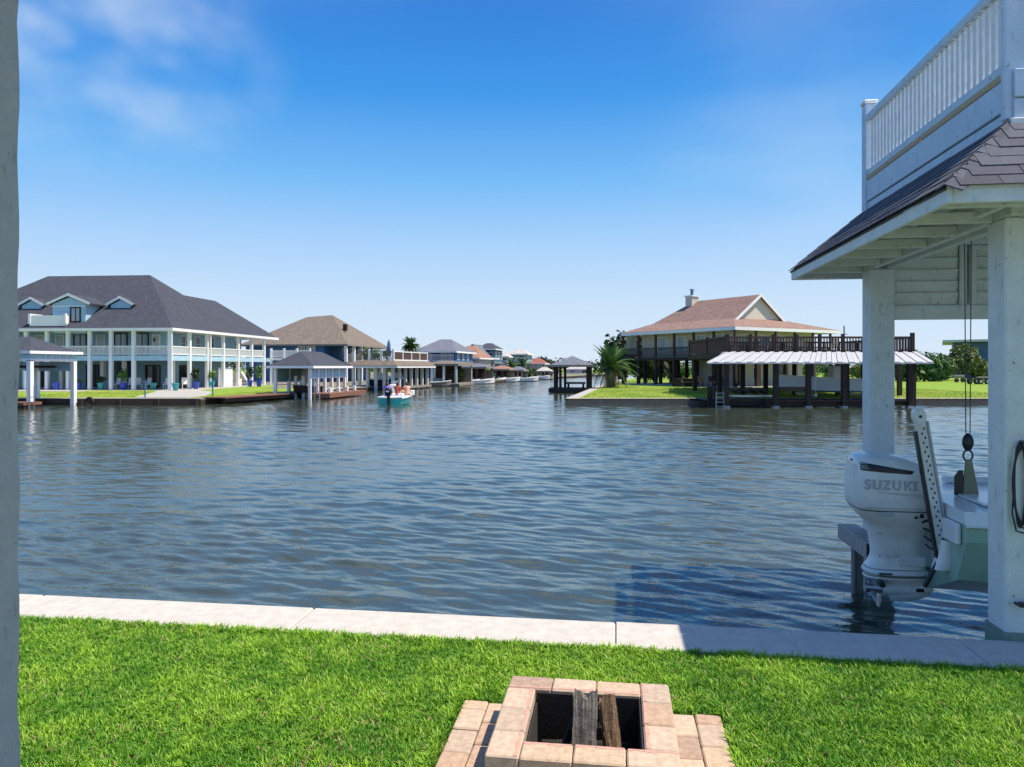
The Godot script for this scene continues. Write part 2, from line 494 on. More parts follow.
# ---------- our own lawn, seawall, fire pit ----------
const PIT := Vector2(-0.145, 3.577)
func make_foreground() -> void:
	var g := G.new()
	var x0 := PIT.x - 0.72; var x1 := PIT.x + 0.72; var d1 := PIT.y + 0.55; var d0 := PIT.y - 0.8
	for q in [[-30.0, x0, -12.0, 5.0], [x1, 30.0, -12.0, 5.0], [x0, x1, d1, 5.0], [x0, x1, -12.0, d0]]:
		g.box(near((q[0] + q[1]) / 2, -0.65, (q[2] + q[3]) / 2), Vector3(q[1] - q[0], 1.26, q[3] - q[2]), Basis(Vector3.UP, YAW))
	tag(setting("lawn", g, M.lawn), "mown lawn behind the concrete seawall", "lawn", "", "structure")
	# seawall: face and cap slabs with open joints
	var w := thing("seawall", "pale concrete seawall cap along the edge of the mown lawn", "seawall", near(0, 0, 5.0), YAW)
	span("wall_face", M.bank_concrete, w, Vector3(-30, -1.6, -0.02), Vector3(30, -0.153, -0.43))
	for i in range(-12, 12):
		var a := i * 2.33
		var b := a + 2.33
		var cap := G.new()
		if i == 0:
			# this slab has a crack across it
			var crack := [[1.235, -0.508], [1.215, -0.40], [1.232, -0.31], [1.196, -0.24], [1.205, -0.12], [1.186, 0.0]]
			for h in 2:
				var poly := PackedVector2Array()
				var off := -0.0015 if h == 0 else 0.0015
				for c in crack: poly.append(Vector2(c[0] + off, c[1]))
				if h == 0:
					poly.append(Vector2(a + 0.004, 0.0)); poly.append(Vector2(a + 0.004, -0.508))
				else:
					poly.append(Vector2(b - 0.006, 0.0)); poly.append(Vector2(b - 0.006, -0.508))
				var gg := G.new()
				gg.slab(poly, -0.15, 0.0)
				part("cap_slab", gg, M.concrete, w)
		else:
			bx("cap_slab", M.concrete, w, Vector3((a + b) / 2 + rng.randf_range(-0.002, 0.002), -0.075 + rng.randf_range(-0.003, 0.002), -0.254), Vector3(2.32, 0.15, 0.508), 0.012)
	make_grass()
	make_fire_pit()
func make_grass() -> void:
	var st := SurfaceTool.new()
	st.begin(Mesh.PRIMITIVE_TRIANGLES)
	var r := RandomNumberGenerator.new()
	r.seed = 4
	for k in 6:
		var a := r.randf() * TAU
		var d := Vector3(cos(a), 0, sin(a))
		var side := Vector3(-d.z, 0, d.x) * r.randf_range(0.0017, 0.0031)
		var base := Vector3(r.randf_range(-0.011, 0.011), -0.01, r.randf_range(-0.011, 0.011))
		var hh := r.randf_range(0.032, 0.056)
		var lean := r.randf_range(0.12, 0.75)
		var p1 := base + Vector3(0, hh * 0.6, 0) + d * hh * lean * 0.35
		var p2 := base + Vector3(0, hh * (1.05 - lean * 0.35), 0) + d * hh * lean
		for q in [base - side, p1 - side, p1 + side, base - side, p1 + side, base + side, p1 - side, p2, p1 + side]: st.add_vertex(q)
	st.generate_normals()
	var mm := MultiMesh.new()
	mm.transform_format = MultiMesh.TRANSFORM_3D
	mm.use_colors = true
	mm.mesh = st.commit()
	var xf := []
	var cs := []
	var n1 := noise(0.9, 3, 51)
	var n2 := noise(4.0, 2, 52)
	var n3 := noise(0.5, 3, 57)
	var lay := func(xa: float, xb: float, da: float, db: float, dens: float) -> void:
		for i in int((xb - xa) * (db - da) * dens):
			var X := r.randf_range(xa, xb)
			var D := r.randf_range(da, db)
			if absf(X - PIT.x) < 0.715 and D < PIT.y + 0.545 and D > PIT.y - 0.79: continue
			var k := n1.get_noise_2d(X, D) * 0.9 + n2.get_noise_2d(X, D) * 0.6
			var edge := 1.25 if D > 4.93 or absf(absf(X - PIT.x) - 0.73) < 0.03 else 1.0
			var b := Basis(Vector3.UP, r.randf() * TAU).scaled(Vector3.ONE * r.randf_range(0.6, 1.25) * edge * (1.0 + 0.25 * k))
			b = Basis(Vector3(cos(r.randf() * TAU), 0, sin(r.randf() * TAU)).normalized(), r.randf_range(-0.25, 0.25)) * b
			xf.append(Transform3D(b, near(X, -0.018, D)))
			var c := Color(0.09, 0.28, 0.012).lerp(Color(0.31, 0.53, 0.035), clampf(0.48 + 0.9 * k + r.randf_range(-0.5, 0.5), 0, 1))
			if r.randf() < 0.025 + 0.07 * clampf(n3.get_noise_2d(X, D) * 2.0, 0.0, 1.0): c = Color(0.50, 0.45, 0.20) if r.randf() < 0.7 else Color(0.28, 0.21, 0.11)
			cs.append(c)
	lay.call(-4.6, 5.2, 3.0, 5.005, 5200.0)
	lay.call(-7.5, -4.6, 3.0, 5.005, 1800.0)
	lay.call(5.2, 8.5, 3.0, 5.005, 1800.0)
	lay.call(-6.0, 6.0, 2.2, 3.0, 1800.0)
	mm.instance_count = xf.size()
	for i in xf.size():
		mm.set_instance_transform(i, xf[i])
		mm.set_instance_color(i, cs[i])
	var o := MultiMeshInstance3D.new()
	o.name = "grass"
	o.multimesh = mm
	o.material_override = M.blade
	add_child(o)
	tag(o, "bright green mown grass blades around the brick fire pit", "grass", "", "stuff")
func make_fire_pit() -> void:
	var p := thing("fire_pit", "square low fire pit of tan paver bricks set in the lawn", "fire pit", near(PIT.x, 0, PIT.y), YAW)
	var r := RandomNumberGenerator.new()
	r.seed = 9
	var h := 0.4195
	# soil under the apron, with the hole left open
	var s := G.new()
	for q in [[-0.72, -0.27, -0.55, 0.8], [0.27, 0.72, -0.55, 0.8], [-0.27, 0.27, -0.55, -0.27], [-0.27, 0.27, 0.27, 0.8]]:
		s.box(Vector3((q[0] + q[1]) / 2, -0.12, (q[2] + q[3]) / 2), Vector3(q[1] - q[0], 0.11, q[3] - q[2]))
	part("soil_bed", s, M.soil, p)
	var bed := G.new()
	bed.box(Vector3(0, -0.15, 0), Vector3(0.54, 0.06, 0.54))
	part("ash_bed", bed, M.ash, p)
	var lay := func(called: String, c: Vector3, size: Vector3, m: Material = null, tilt := 1.0) -> MeshInstance3D:
		var b := Basis(Vector3.UP, r.randf_range(-0.018, 0.018) * tilt) * Basis(Vector3.RIGHT, r.randf_range(-0.02, 0.02) * tilt) * Basis(Vector3.BACK, r.randf_range(-0.02, 0.02) * tilt)
		return bx(called, m if m else M["brick%d" % r.randi_range(0, 4)], p, c + Vector3(0, r.randf_range(-0.004, 0.004) * tilt, 0), size, 0.007, b)
	# apron
	for sx in [-1, 1]:
		for col in 2:
			var z := -0.425 - (0.09 if col == 0 else 0.0)
			var x: float = sx * (0.492 + 0.142 * col)
			while z < 0.72:
				var l := 0.223
				lay.call("paver", Vector3(x, -0.034, z + l / 2), Vector3(0.137, 0.06, l))
				z += 0.229
	for k in 4: lay.call("paver", Vector3(-0.343 + 0.229 * k, -0.034, -0.482), Vector3(0.223, 0.06, 0.106))
	lay.call("paver", Vector3(-0.635, -0.034, -0.482), Vector3(0.137, 0.06, 0.106)); lay.call("paver", Vector3(0.635, -0.034, -0.482), Vector3(0.137, 0.06, 0.106))
	for k in 5:
		for row in 2: lay.call("paver", Vector3(-0.343 + 0.229 * k - (0.11 if row else 0.0), -0.034, 0.50 + 0.148 * row), Vector3(0.223, 0.06, 0.142))
	# three courses laid as a pinwheel, the top one wider
	for course in 3:
		var top := course == 2
		var y: float = [0.029, 0.092, 0.163][course]
		var th: float = 0.058 if not top else 0.068
		var wd := 0.148 if top else 0.125
		var e := h if top else h - 0.014
		var L := (2 * e - wd) / 3.0
		for side in 4:
			var rot := Basis(Vector3.UP, side * PI / 2)
			for k in 3:
				var x := -e + wd + L * (k + 0.5)
				if course == 1: x = e - wd - L * (k + 0.5)
				var o: MeshInstance3D = lay.call("coping_brick" if top else "wall_brick", Vector3.ZERO, Vector3(L - 0.005, th, wd), null, 0.0)
				o.position = rot * Vector3(x, y, e - wd / 2)
				o.rotation.y = side * PI / 2 + r.randf_range(-0.012, 0.012)
				if top:
					o.position.y += r.randf_range(-0.003, 0.003)
					# heat has reddened the inner edge unevenly
					var poly := PackedVector2Array()
					poly.append(Vector2(L / 2 - 0.008, -wd / 2 + 0.007)); poly.append(Vector2(-L / 2 + 0.008, -wd / 2 + 0.007))
					for q in 17: poly.append(Vector2(-L / 2 + 0.008 + (L - 0.016) * q / 16.0, -wd / 2 + 0.024 + 0.005 * sin(q * 0.7 + k) + r.randf_range(-0.0025, 0.0025)))
					var sg := G.new()
					sg.slab(poly, th / 2 - 0.002, th / 2 + 0.0012)
					part("heat_stain", sg, M.brick_red, o)
	# sooty lining inside
	for side in 4:
		var o := bx("soot_lining", M.brick_soot, p, Basis(Vector3.UP, side * PI / 2) * Vector3(0, 0.005 if side != 3 else -0.02, 0.265), Vector3(0.526, 0.35 if side != 3 else 0.30, 0.009))
		o.rotation.y = side * PI / 2
	# split logs standing and lying in the pit
	var log_at := func(called: String, label: String, a: Vector3, b: Vector3, w: float, t: float, m: Material, sd: int) -> void:
		r.seed = sd
		var n := 18
		var d := (b - a).normalized()
		var sx := d.cross(Vector3.BACK).normalized()
		var sz := d.cross(sx).normalized()
		var prof := []
		for k in n: prof.append(r.randf_range(0.80, 1.12))
		var rings := []
		for i in 10:
			var c := a.lerp(b, i / 9.0)
			var ring := PackedVector3Array()
			for k in n:
				var an := TAU * k / n
				var q: float = prof[k] * r.randf_range(0.93, 1.07)
				var cx := clampf(cos(an) * 1.2, -0.95, 1.0) * w * 0.5 * q
				var cz := clampf(sin(an) * 1.2, -0.9, 1.0) * t * 0.5 * q
				ring.append(c + sx * cx + sz * cz + d * (r.randf_range(-0.035, 0.035) if i == 9 or i == 0 else 0.0))
			rings.append(ring)
		var gl := G.new()
		gl.loft(rings, true, -1)
		var base := (a + b) / 2
		for i in gl.v.size(): gl.v[i] -= base
		var o := part(called, gl, m, self)
		o.transform = Transform3D(Basis(Vector3.UP, YAW), p.position + base.rotated(Vector3.UP, YAW))
		tag(o, label, "log", "logs in the fire pit")
	log_at.call("split_log", "weathered grey split log standing in the middle of the fire pit", Vector3(-0.005, -0.11, 0.145), Vector3(0.0, 0.285, -0.02), 0.112, 0.09, M.log_grey, 1)
	log_at.call("split_log", "tan split log with a burnt lower half behind the grey log", Vector3(0.15, -0.11, 0.05), Vector3(0.10, 0.235, -0.09), 0.085, 0.07, M.log_tan, 2)
	log_at.call("charred_stick", "blackened stick leaning against the left of the grey log", Vector3(-0.17, -0.11, 0.10), Vector3(-0.04, 0.19, -0.06), 0.035, 0.035, M.char, 3)
	log_at.call("charred_stick", "thin brown stick leaning at the right of the tan log", Vector3(0.165, -0.11, 0.13), Vector3(0.10, 0.12, 0.0), 0.022, 0.018, M.log_tan, 4)
	log_at.call("charred_log", "blackened log lying across the back of the fire pit", Vector3(-0.22, -0.06, -0.17), Vector3(0.22, -0.03, -0.15), 0.08, 0.08, M.char, 5)
	log_at.call("charred_stick", "black twig lying on the ash left of the grey log", Vector3(-0.23, -0.10, 0.02), Vector3(-0.06, -0.02, 0.17), 0.03, 0.025, M.char, 6)
	log_at.call("charred_stick", "grey burnt stick crossing behind the grey log", Vector3(-0.13, -0.10, -0.12), Vector3(0.05, 0.16, 0.02), 0.035, 0.03, M.ash, 7)
	r.seed = 60
	var gr := G.new()
	for k in 60:
		var c := Vector3(r.randf_range(-0.25, 0.0), -0.11 + r.randf_range(0, 0.02), r.randf_range(-0.02, 0.25))
		gr.bevel(c, Vector3(r.randf_range(0.012, 0.03), r.randf_range(0.01, 0.02), r.randf_range(0.012, 0.03)), 0.003, Basis(Vector3(r.randf(), r.randf(), r.randf()).normalized(), r.randf() * 3))
	var cind := part("cinders", gr, M.ash, p)
	cind.set_meta("kind", "stuff")
# the raised house deck we stand under: its post shows at the picture's edge, its floor keeps that post in shade
func make_house_deck() -> void:
	var d := thing("house_deck", "weathered blue grey deck post with black mildew streaks beside the lawn", "deck post", near(-1.935, 0, 1.97), YAW)
	var post := G.new()
	var rings := []
	var r := RandomNumberGenerator.new()
	r.seed = 3
	var ph := []
	for i in 41:
		var y := -0.2 + 3.4 * i / 40.0
		var ring := PackedVector3Array()
		for q in [[-1, -1], [1, -1], [1, 1], [-1, 1]]:
			var wob := 0.0025 * sin(i * 1.3 + q[0]) + r.randf_range(-0.0012, 0.0012)
			for e in [[0.09, 0.10], [0.10, 0.09]]:
				var fl: bool = q[0] * q[1] > 0
				var ee: Array = e if fl else [e[1], e[0]]
				ring.append(Vector3(q[0] * (ee[0] + wob), y, q[1] * (ee[1] + wob)))
		# order the eight corners round the post
		var ord := []
		for v in ring: ord.append([atan2(v.z, v.x), v])
		ord.sort_custom(func(a, b): return a[0] < b[0])
		var rr := PackedVector3Array()
		for o in ord: rr.append(o[1])
		rings.append(rr)
	post.loft(rings, true, -1)
	part("post", post, M.house_post, d)
	for p in [[3.7, 0.0], [3.7, 3.8], [-2.4, 3.8]]: bx("post", M.house_post, d, Vector3(p[0], 1.5, p[1]), Vector3(0.2, 3.4, 0.2), 0.008)
	span("beam", M.paint, d, Vector3(-2.6, 3.2, -0.06), Vector3(3.9, 3.45, 0.06), 0.006); span("beam", M.paint, d, Vector3(-2.6, 3.2, 3.74), Vector3(3.9, 3.45, 3.86), 0.006)
	for k in 11: span("floor_joist", M.paint, d, Vector3(-2.5 + k * 0.6, 3.22, 0.065), Vector3(-2.46 + k * 0.6, 3.45, 3.735))
	span("floor", M.paint, d, Vector3(-2.7, 3.455, -0.12), Vector3(4.0, 3.55, 4.0))
	var pat := G.new()
	pat.box(near(0, -0.0, -2.5), Vector3(14, 0.04, 8.6), Basis(Vector3.UP, YAW))
	tag(setting("patio", pat, M.bank_concrete), "concrete patio under the raised deck", "patio", "", "structure")

# ---------- boathouse on the right ----------
func make_boathouse() -> void:
	var O := Vector3(2.65, 0, 5.51)
	var t := thing("boathouse", "pale blue painted boathouse with a shingled skirt roof and railed deck on top", "boathouse", near(O.x, 0, O.z), YAW)
	var q := func(X: float, y: float, D: float) -> Vector3: return Vector3(X - O.x, y, -(D - O.z))
	var sp := func(called: String, m: Material, x0, y0, d0, x1, y1, d1, e := 0.006) -> MeshInstance3D: return span(called, m, t, q.call(x0, y0, d0), q.call(x1, y1, d1), e)
	for X in [2.65, 6.2]:
		for D in [5.51, 8.25]: sp.call("post", M.paint, X, -1.5, D, X + 0.25, 2.91, D + 0.25, 0.012)
	# beams over the posts
	sp.call("beam", M.paint, 2.655, 2.912, 5.44, 2.72, 3.13, 8.6); sp.call("beam", M.paint, 2.83, 2.912, 5.44, 2.895, 3.13, 8.6)
	sp.call("beam", M.paint, 2.73, 2.912, 5.52, 6.6, 3.12, 5.58); sp.call("beam", M.paint, 2.90, 3.153, 8.26, 6.5, 3.40, 8.49)
	sp.call("beam", M.paint, 6.21, 2.912, 5.6, 6.44, 3.13, 8.6)
	# rafter tails under the skirt
	for k in 8:
		var D := 5.12 + k * 0.56
		sp.call("rafter_tail", M.paint, 2.085, 2.905, D, 2.652, 2.985, D + 0.042, 0.004)
	for k in 7:
		var X := 2.45 + k * 0.6
		sp.call("rafter_tail", M.paint, X, 2.905, 4.985, X + 0.042, 2.985, 5.515, 0.004)
	# fascia
	sp.call("fascia", M.paint, 2.05, 2.90, 4.95, 2.082, 2.994, 9.12); sp.call("fascia", M.paint, 2.083, 2.90, 4.95, 7.04, 2.994, 4.982)
	sp.call("fascia", M.paint, 2.083, 2.90, 9.09, 7.04, 2.994, 9.12); sp.call("fascia", M.paint, 7.041, 2.90, 4.95, 7.07, 2.994, 9.12)
	# roof sheathing: four sloped boards with thickness
	var outer := [Vector3(2.04, 2.987, 4.94), Vector3(7.07, 2.987, 4.94), Vector3(7.07, 2.987, 9.13), Vector3(2.04, 2.987, 9.13)]
	var inner := [Vector3(2.65, 3.52, 5.45), Vector3(6.45, 3.52, 5.45), Vector3(6.45, 3.52, 8.47), Vector3(2.65, 3.52, 8.47)]
	for k in 4:
		var j := (k + 1) % 4
		var g := G.new()
		var up := Vector3(0, 0.018, 0)
		var c := []
		for v in [outer[k], outer[j], inner[j], inner[k]]: c.append(q.call(v.x, v.y, v.z))
		g.loft([PackedVector3Array(c), PackedVector3Array([c[0] + up, c[1] + up, c[2] + up, c[3] + up])], true, -1)
		part("roof_sheathing", g, M.shingle0 if k > 1 else M.paint, t)
	# shingles, course by course; the left and front slopes are the ones in view
	var r := RandomNumberGenerator.new()
	r.seed = 15
	var courses := 7
	for slope in 2:
		for c in courses:
			var f := float(c) / courses
			var along0 := (0.51 if slope == 0 else 0.61) * f
			var along_len := 4.19 - along0 - 0.66 * f if slope == 0 else 3.3 - along0
			var s := (0.05 if slope == 0 else 0.062) + r.randf_range(0.0, 0.02)
			while s < along_len - 0.03:
				var w: float = minf([0.17, 0.21, 0.25, 0.30, 0.335][r.randi_range(0, 4)], along_len - s)
				var mid := along0 + s + w / 2
				var X: float = 2.04 + 0.61 * (f + 0.085) if slope == 0 else 2.04 + mid
				var D: float = 4.94 + mid if slope == 0 else 4.94 + 0.51 * (f + 0.085)
				var run := Vector3(0, 0, -1) if slope == 0 else Vector3(1, 0, 0)
				var upv := Vector3(0.61, 0.533, 0).normalized() if slope == 0 else Vector3(0, 0.533, -0.51).normalized()
				var nor := run.cross(upv).normalized()
				if nor.y < 0: nor = -nor
				upv = (upv - nor * 0.055).normalized()
				nor = run.cross(upv).normalized()
				if nor.y < 0: nor = -nor
				var pos: Vector3 = q.call(X, 2.987 + 0.533 * (f + 0.085), D)
				bx("shingle", M["shingle%d" % r.randi_range(0, 3)], t, pos + nor * 0.028, Vector3(w - 0.004, 0.007 + 0.004 * (r.randi() % 2), 0.150 + r.randf_range(-0.006, 0.006)), 0.0, Basis(run, nor, run.cross(nor)))
				s += w
	for c in 8:
		var f := (c + 0.35) / 8.0
		var pos: Vector3 = q.call(2.04 + 0.61 * f, 2.987 + 0.533 * f + 0.034, 4.94 + 0.51 * f)
		var upv := Vector3(0.61, 0.533, -0.51).normalized()
		var nl := Vector3(0, 0, -1).cross(Vector3(0.61, 0.533, 0)).normalized(); var nf := Vector3(1, 0, 0).cross(Vector3(0, 0.533, -0.51)).normalized()
		var g := G.new()
		for sd in 2:
			var tip := (nl if sd == 0 else nf).cross(upv).normalized() * (0.07 if sd == 0 else 0.11)
			if (tip.x > 0) == (sd == 0): tip = -tip
			var a := -upv * 0.075 + Vector3(0, 0.003, 0); var b := upv * 0.075 - Vector3(0, 0.008, 0)
			var up := Vector3(0, 0.009, 0)
			g.loft([PackedVector3Array([a, b, b + tip, a + tip]), PackedVector3Array([a + up, b + up, b + tip + up, a + tip + up])], true, -1)
		var o := part("hip_shingle", g, M["shingle%d" % r.randi_range(0, 3)], t)
		o.position = pos
	# deck on top: floor, side boards, railing
	sp.call("deck_floor", M.paint, 2.70, 3.60, 5.56, 6.4, 3.85, 8.40)
	sp.call("side_board", M.paint_blue, 2.648, 3.49, 5.50, 2.675, 3.622, 8.45, 0.004); sp.call("side_board", M.paint_blue, 2.640, 3.636, 5.50, 2.667, 3.852, 8.43, 0.004)
	sp.call("side_board", M.paint_blue, 2.676, 3.56, 5.444, 6.45, 3.70, 5.47, 0.004); sp.call("side_board", M.paint_blue, 2.676, 3.712, 5.436, 6.45, 3.90, 5.462, 0.004)
	sp.call("drip_edge", M.flashing, 2.64, 3.515, 5.41, 6.5, 3.558, 5.49, 0.003)
	for a in [[5.54, 6.9], [6.96, 8.31]]: sp.call("deck_plank", M.raw_wood, 2.636, 3.857, a[0], 2.80, 3.902, a[1], 0.006)
	sp.call("bottom_rail", M.paint_blue, 2.645, 3.905, 5.535, 2.69, 3.975, 8.315); sp.call("top_rail", M.paint_blue, 2.62, 4.47, 5.535, 2.71, 4.55, 8.315, 0.01)
	sp.call("bottom_rail", M.paint_blue, 2.83, 3.905, 5.47, 6.3, 3.975, 5.515); sp.call("top_rail", M.paint_blue, 2.83, 4.47, 5.45, 6.3, 4.55, 5.54, 0.01)
	for k in 29: sp.call("picket", M.picket, 2.652, 3.977, 5.56 + k * 0.093, 2.682, 4.468, 5.615 + k * 0.093, 0.003)
	for k in 36: sp.call("picket", M.picket, 2.86 + k * 0.095, 3.977, 5.478, 2.925 + k * 0.095, 4.468, 5.508, 0.003)
	sp.call("rail_post", M.paint_blue, 2.625, 3.56, 5.472, 2.825, 4.85, 5.53, 0.012)
	sp.call("rail_post", M.paint_blue, 2.625, 3.50, 8.32, 2.745, 4.68, 8.44, 0.01); sp.call("post_cap", M.picket, 2.612, 4.682, 8.307, 2.758, 4.72, 8.453, 0.012)
	sp.call("rail_post", M.paint_blue, 6.3, 3.56, 5.475, 6.45, 4.7, 5.625, 0.01)
	# louvred screen hung on the canal side
	for bay in [[2.905, 3.555], [3.725, 6.19]]:
		for k in 5:
			var y := 2.60 + k * 0.122
			var o: MeshInstance3D = sp.call("louvre_slat", M.paint, bay[0], y - 0.064, 8.345, bay[1], y + 0.064, 8.363, 0.004)
			o.rotation.x = 0.26
	sp.call("screen_rail", M.paint, 2.903, 2.375, 8.32, 6.195, 2.525, 8.36); 
	sp.call("screen_stile", M.paint, 3.56, 2.528, 8.30, 3.625, 3.15, 8.34); sp.call("screen_stile", M.paint, 3.655, 2.528, 8.30, 3.72, 3.15, 8.34)
	sp.call("screen_back", M.paint, 2.903, 2.53, 8.40, 6.195, 3.15, 8.42, 0.0)
	sp.call("ceiling_joist", M.paint, 2.9, 3.2, 6.4, 6.4, 3.38, 6.45); sp.call("ceiling_joist", M.paint, 2.9, 3.2, 7.3, 6.4, 3.38, 7.35)
	sp.call("added_end_wall", M.paint, 6.46, 0.4, 5.6, 6.5, 3.3, 8.5, 0.0)  # unseen wall on the right, added to darken the boathouse interior
	# bronze-green boot at the foot of the near post
	sp.call("post_boot", mat("boot", lin(0.22, 0.32, 0.27), 0.7, "rough", 0.3), 2.638, -0.5, 5.503, 2.912, 0.055, 5.772, 0.004)
	# plank stub carried by the far post, weathered
	var b := thing("lift_plank", "weathered grey lift plank with rusty face behind the outboard motor", "plank", near(2.55, -0.03, 8.2), YAW)
	span("plank", M.grey_plank, b, Vector3(-0.10, 0, 0.48), Vector3(0.10, 0.16, -0.49), 0.008)
	span("end_plate", M.rubber, b, Vector3(-0.105, -0.02, 0.485), Vector3(0.105, 0.165, 0.50), 0.004)
	span("hanger", M.timber_grey, b, Vector3(-0.04, -1.2, -0.22), Vector3(0.06, -0.005, -0.12), 0.006)
	# cable coil hanging on the near post
	var cc := thing("cable_coil", "black cable coil hanging on the front of the white boathouse post", "cable", near(2.73, 1.38, 5.49), YAW)
	var loops := G.new()
	for k in 5:
		var pts := []
		for i in 25:
			var a := TAU * i / 24.0
			var rx := 0.035 + 0.012 * k
			pts.append(Vector3(sin(a) * rx + 0.006 * k, -0.31 + cos(a) * (0.29 - 0.02 * (k % 3)), 0.008 + 0.006 * k + 0.004 * sin(a * 2)))
		loops.tube(pts, [0.006], 6)
	part("loops", loops, M.rubber, cc)
	bx("hook", M.dark_steel, cc, Vector3(0.02, -0.02, 0.02), Vector3(0.03, 0.03, 0.09), 0.004)
	var tail := G.new()
	tail.tube([Vector3(-0.04, -0.3, 0.01), Vector3(-0.055, -0.5, 0.02), Vector3(-0.03, -0.62, 0.02), Vector3(0.04, -0.64, 0.02)], [0.006], 6)
	part("loose_end", tail, M.rubber, cc)
	var cl := thing("dock_cleat", "small black cleat low on the boathouse post", "cleat", near(2.745, 0.26, 5.49), YAW)
	var cg := G.new()
	cg.tube([Vector3(-0.07, 0.02, 0.045), Vector3(-0.03, 0.0, 0.05), Vector3(0.03, 0.0, 0.05), Vector3(0.07, 0.02, 0.045)], [0.008, 0.013, 0.013, 0.008], 8)
	part("horn", cg, M.black_plastic, cl)
	bx("base", M.black_plastic, cl, Vector3(0, 0, 0.02), Vector3(0.05, 0.03, 0.045), 0.004)
	# hoist cables, block and sling
	var hk := thing("hoist_hook", "black hoist block on two thin wires with an olive sling above the boat", "hoist", near(3.195, 0.95, 7.3), YAW)
	for s in [-1, 1]:
		var wg := G.new()
		wg.tube([Vector3(0.018 * s, 0.32, 0), Vector3(0.03 * s, 2.35, 0)], [0.0045], 6)
		part("wire", wg, M.dark_steel, hk)
	var bk := G.new()
	var rings := []
	for i in 9:
		var a := i / 8.0
		var ring := PackedVector3Array()
		var w := 0.052 * pow(sin(PI * clampf(a * 0.9 + 0.07, 0, 1)), 0.6)
		for j in 12: ring.append(Vector3(cos(TAU * j / 12) * w, 0.16 + 0.16 * a, sin(TAU * j / 12) * w * 0.6))
		rings.append(ring)
	bk.loft(rings)
	part("pulley_block", bk, M.black_plastic, hk)
	var rg := G.new()
	var rp := []
	for i in 17: rp.append(Vector3(sin(TAU * i / 16) * 0.04, 0.115 + cos(TAU * i / 16) * 0.05, 0))
	rg.tube(rp, [0.009], 8)
	part("shackle", rg, M.dark_steel, hk)
	var sl := G.new()
	var tw := func(y: float, x0: float, x1: float) -> PackedVector3Array: return PackedVector3Array([Vector3(x0, y, 0.01), Vector3(x1, y, 0.01), Vector3(x1, y, -0.01), Vector3(x0, y, -0.01)])
	sl.loft([tw.call(0.08, -0.02, 0.03), tw.call(-0.05, -0.03, 0.055), tw.call(-0.26, -0.045, 0.095)], true, -1)
	part("sling", sl, M.sling, hk)
	var pad := G.new()
	pad.loft([tw.call(-0.02, -0.075, -0.045), tw.call(-0.08, -0.115, -0.04), tw.call(-0.25, -0.115, -0.045)], true, -1)
	part("sling_pad", pad, M.black_plastic, hk)

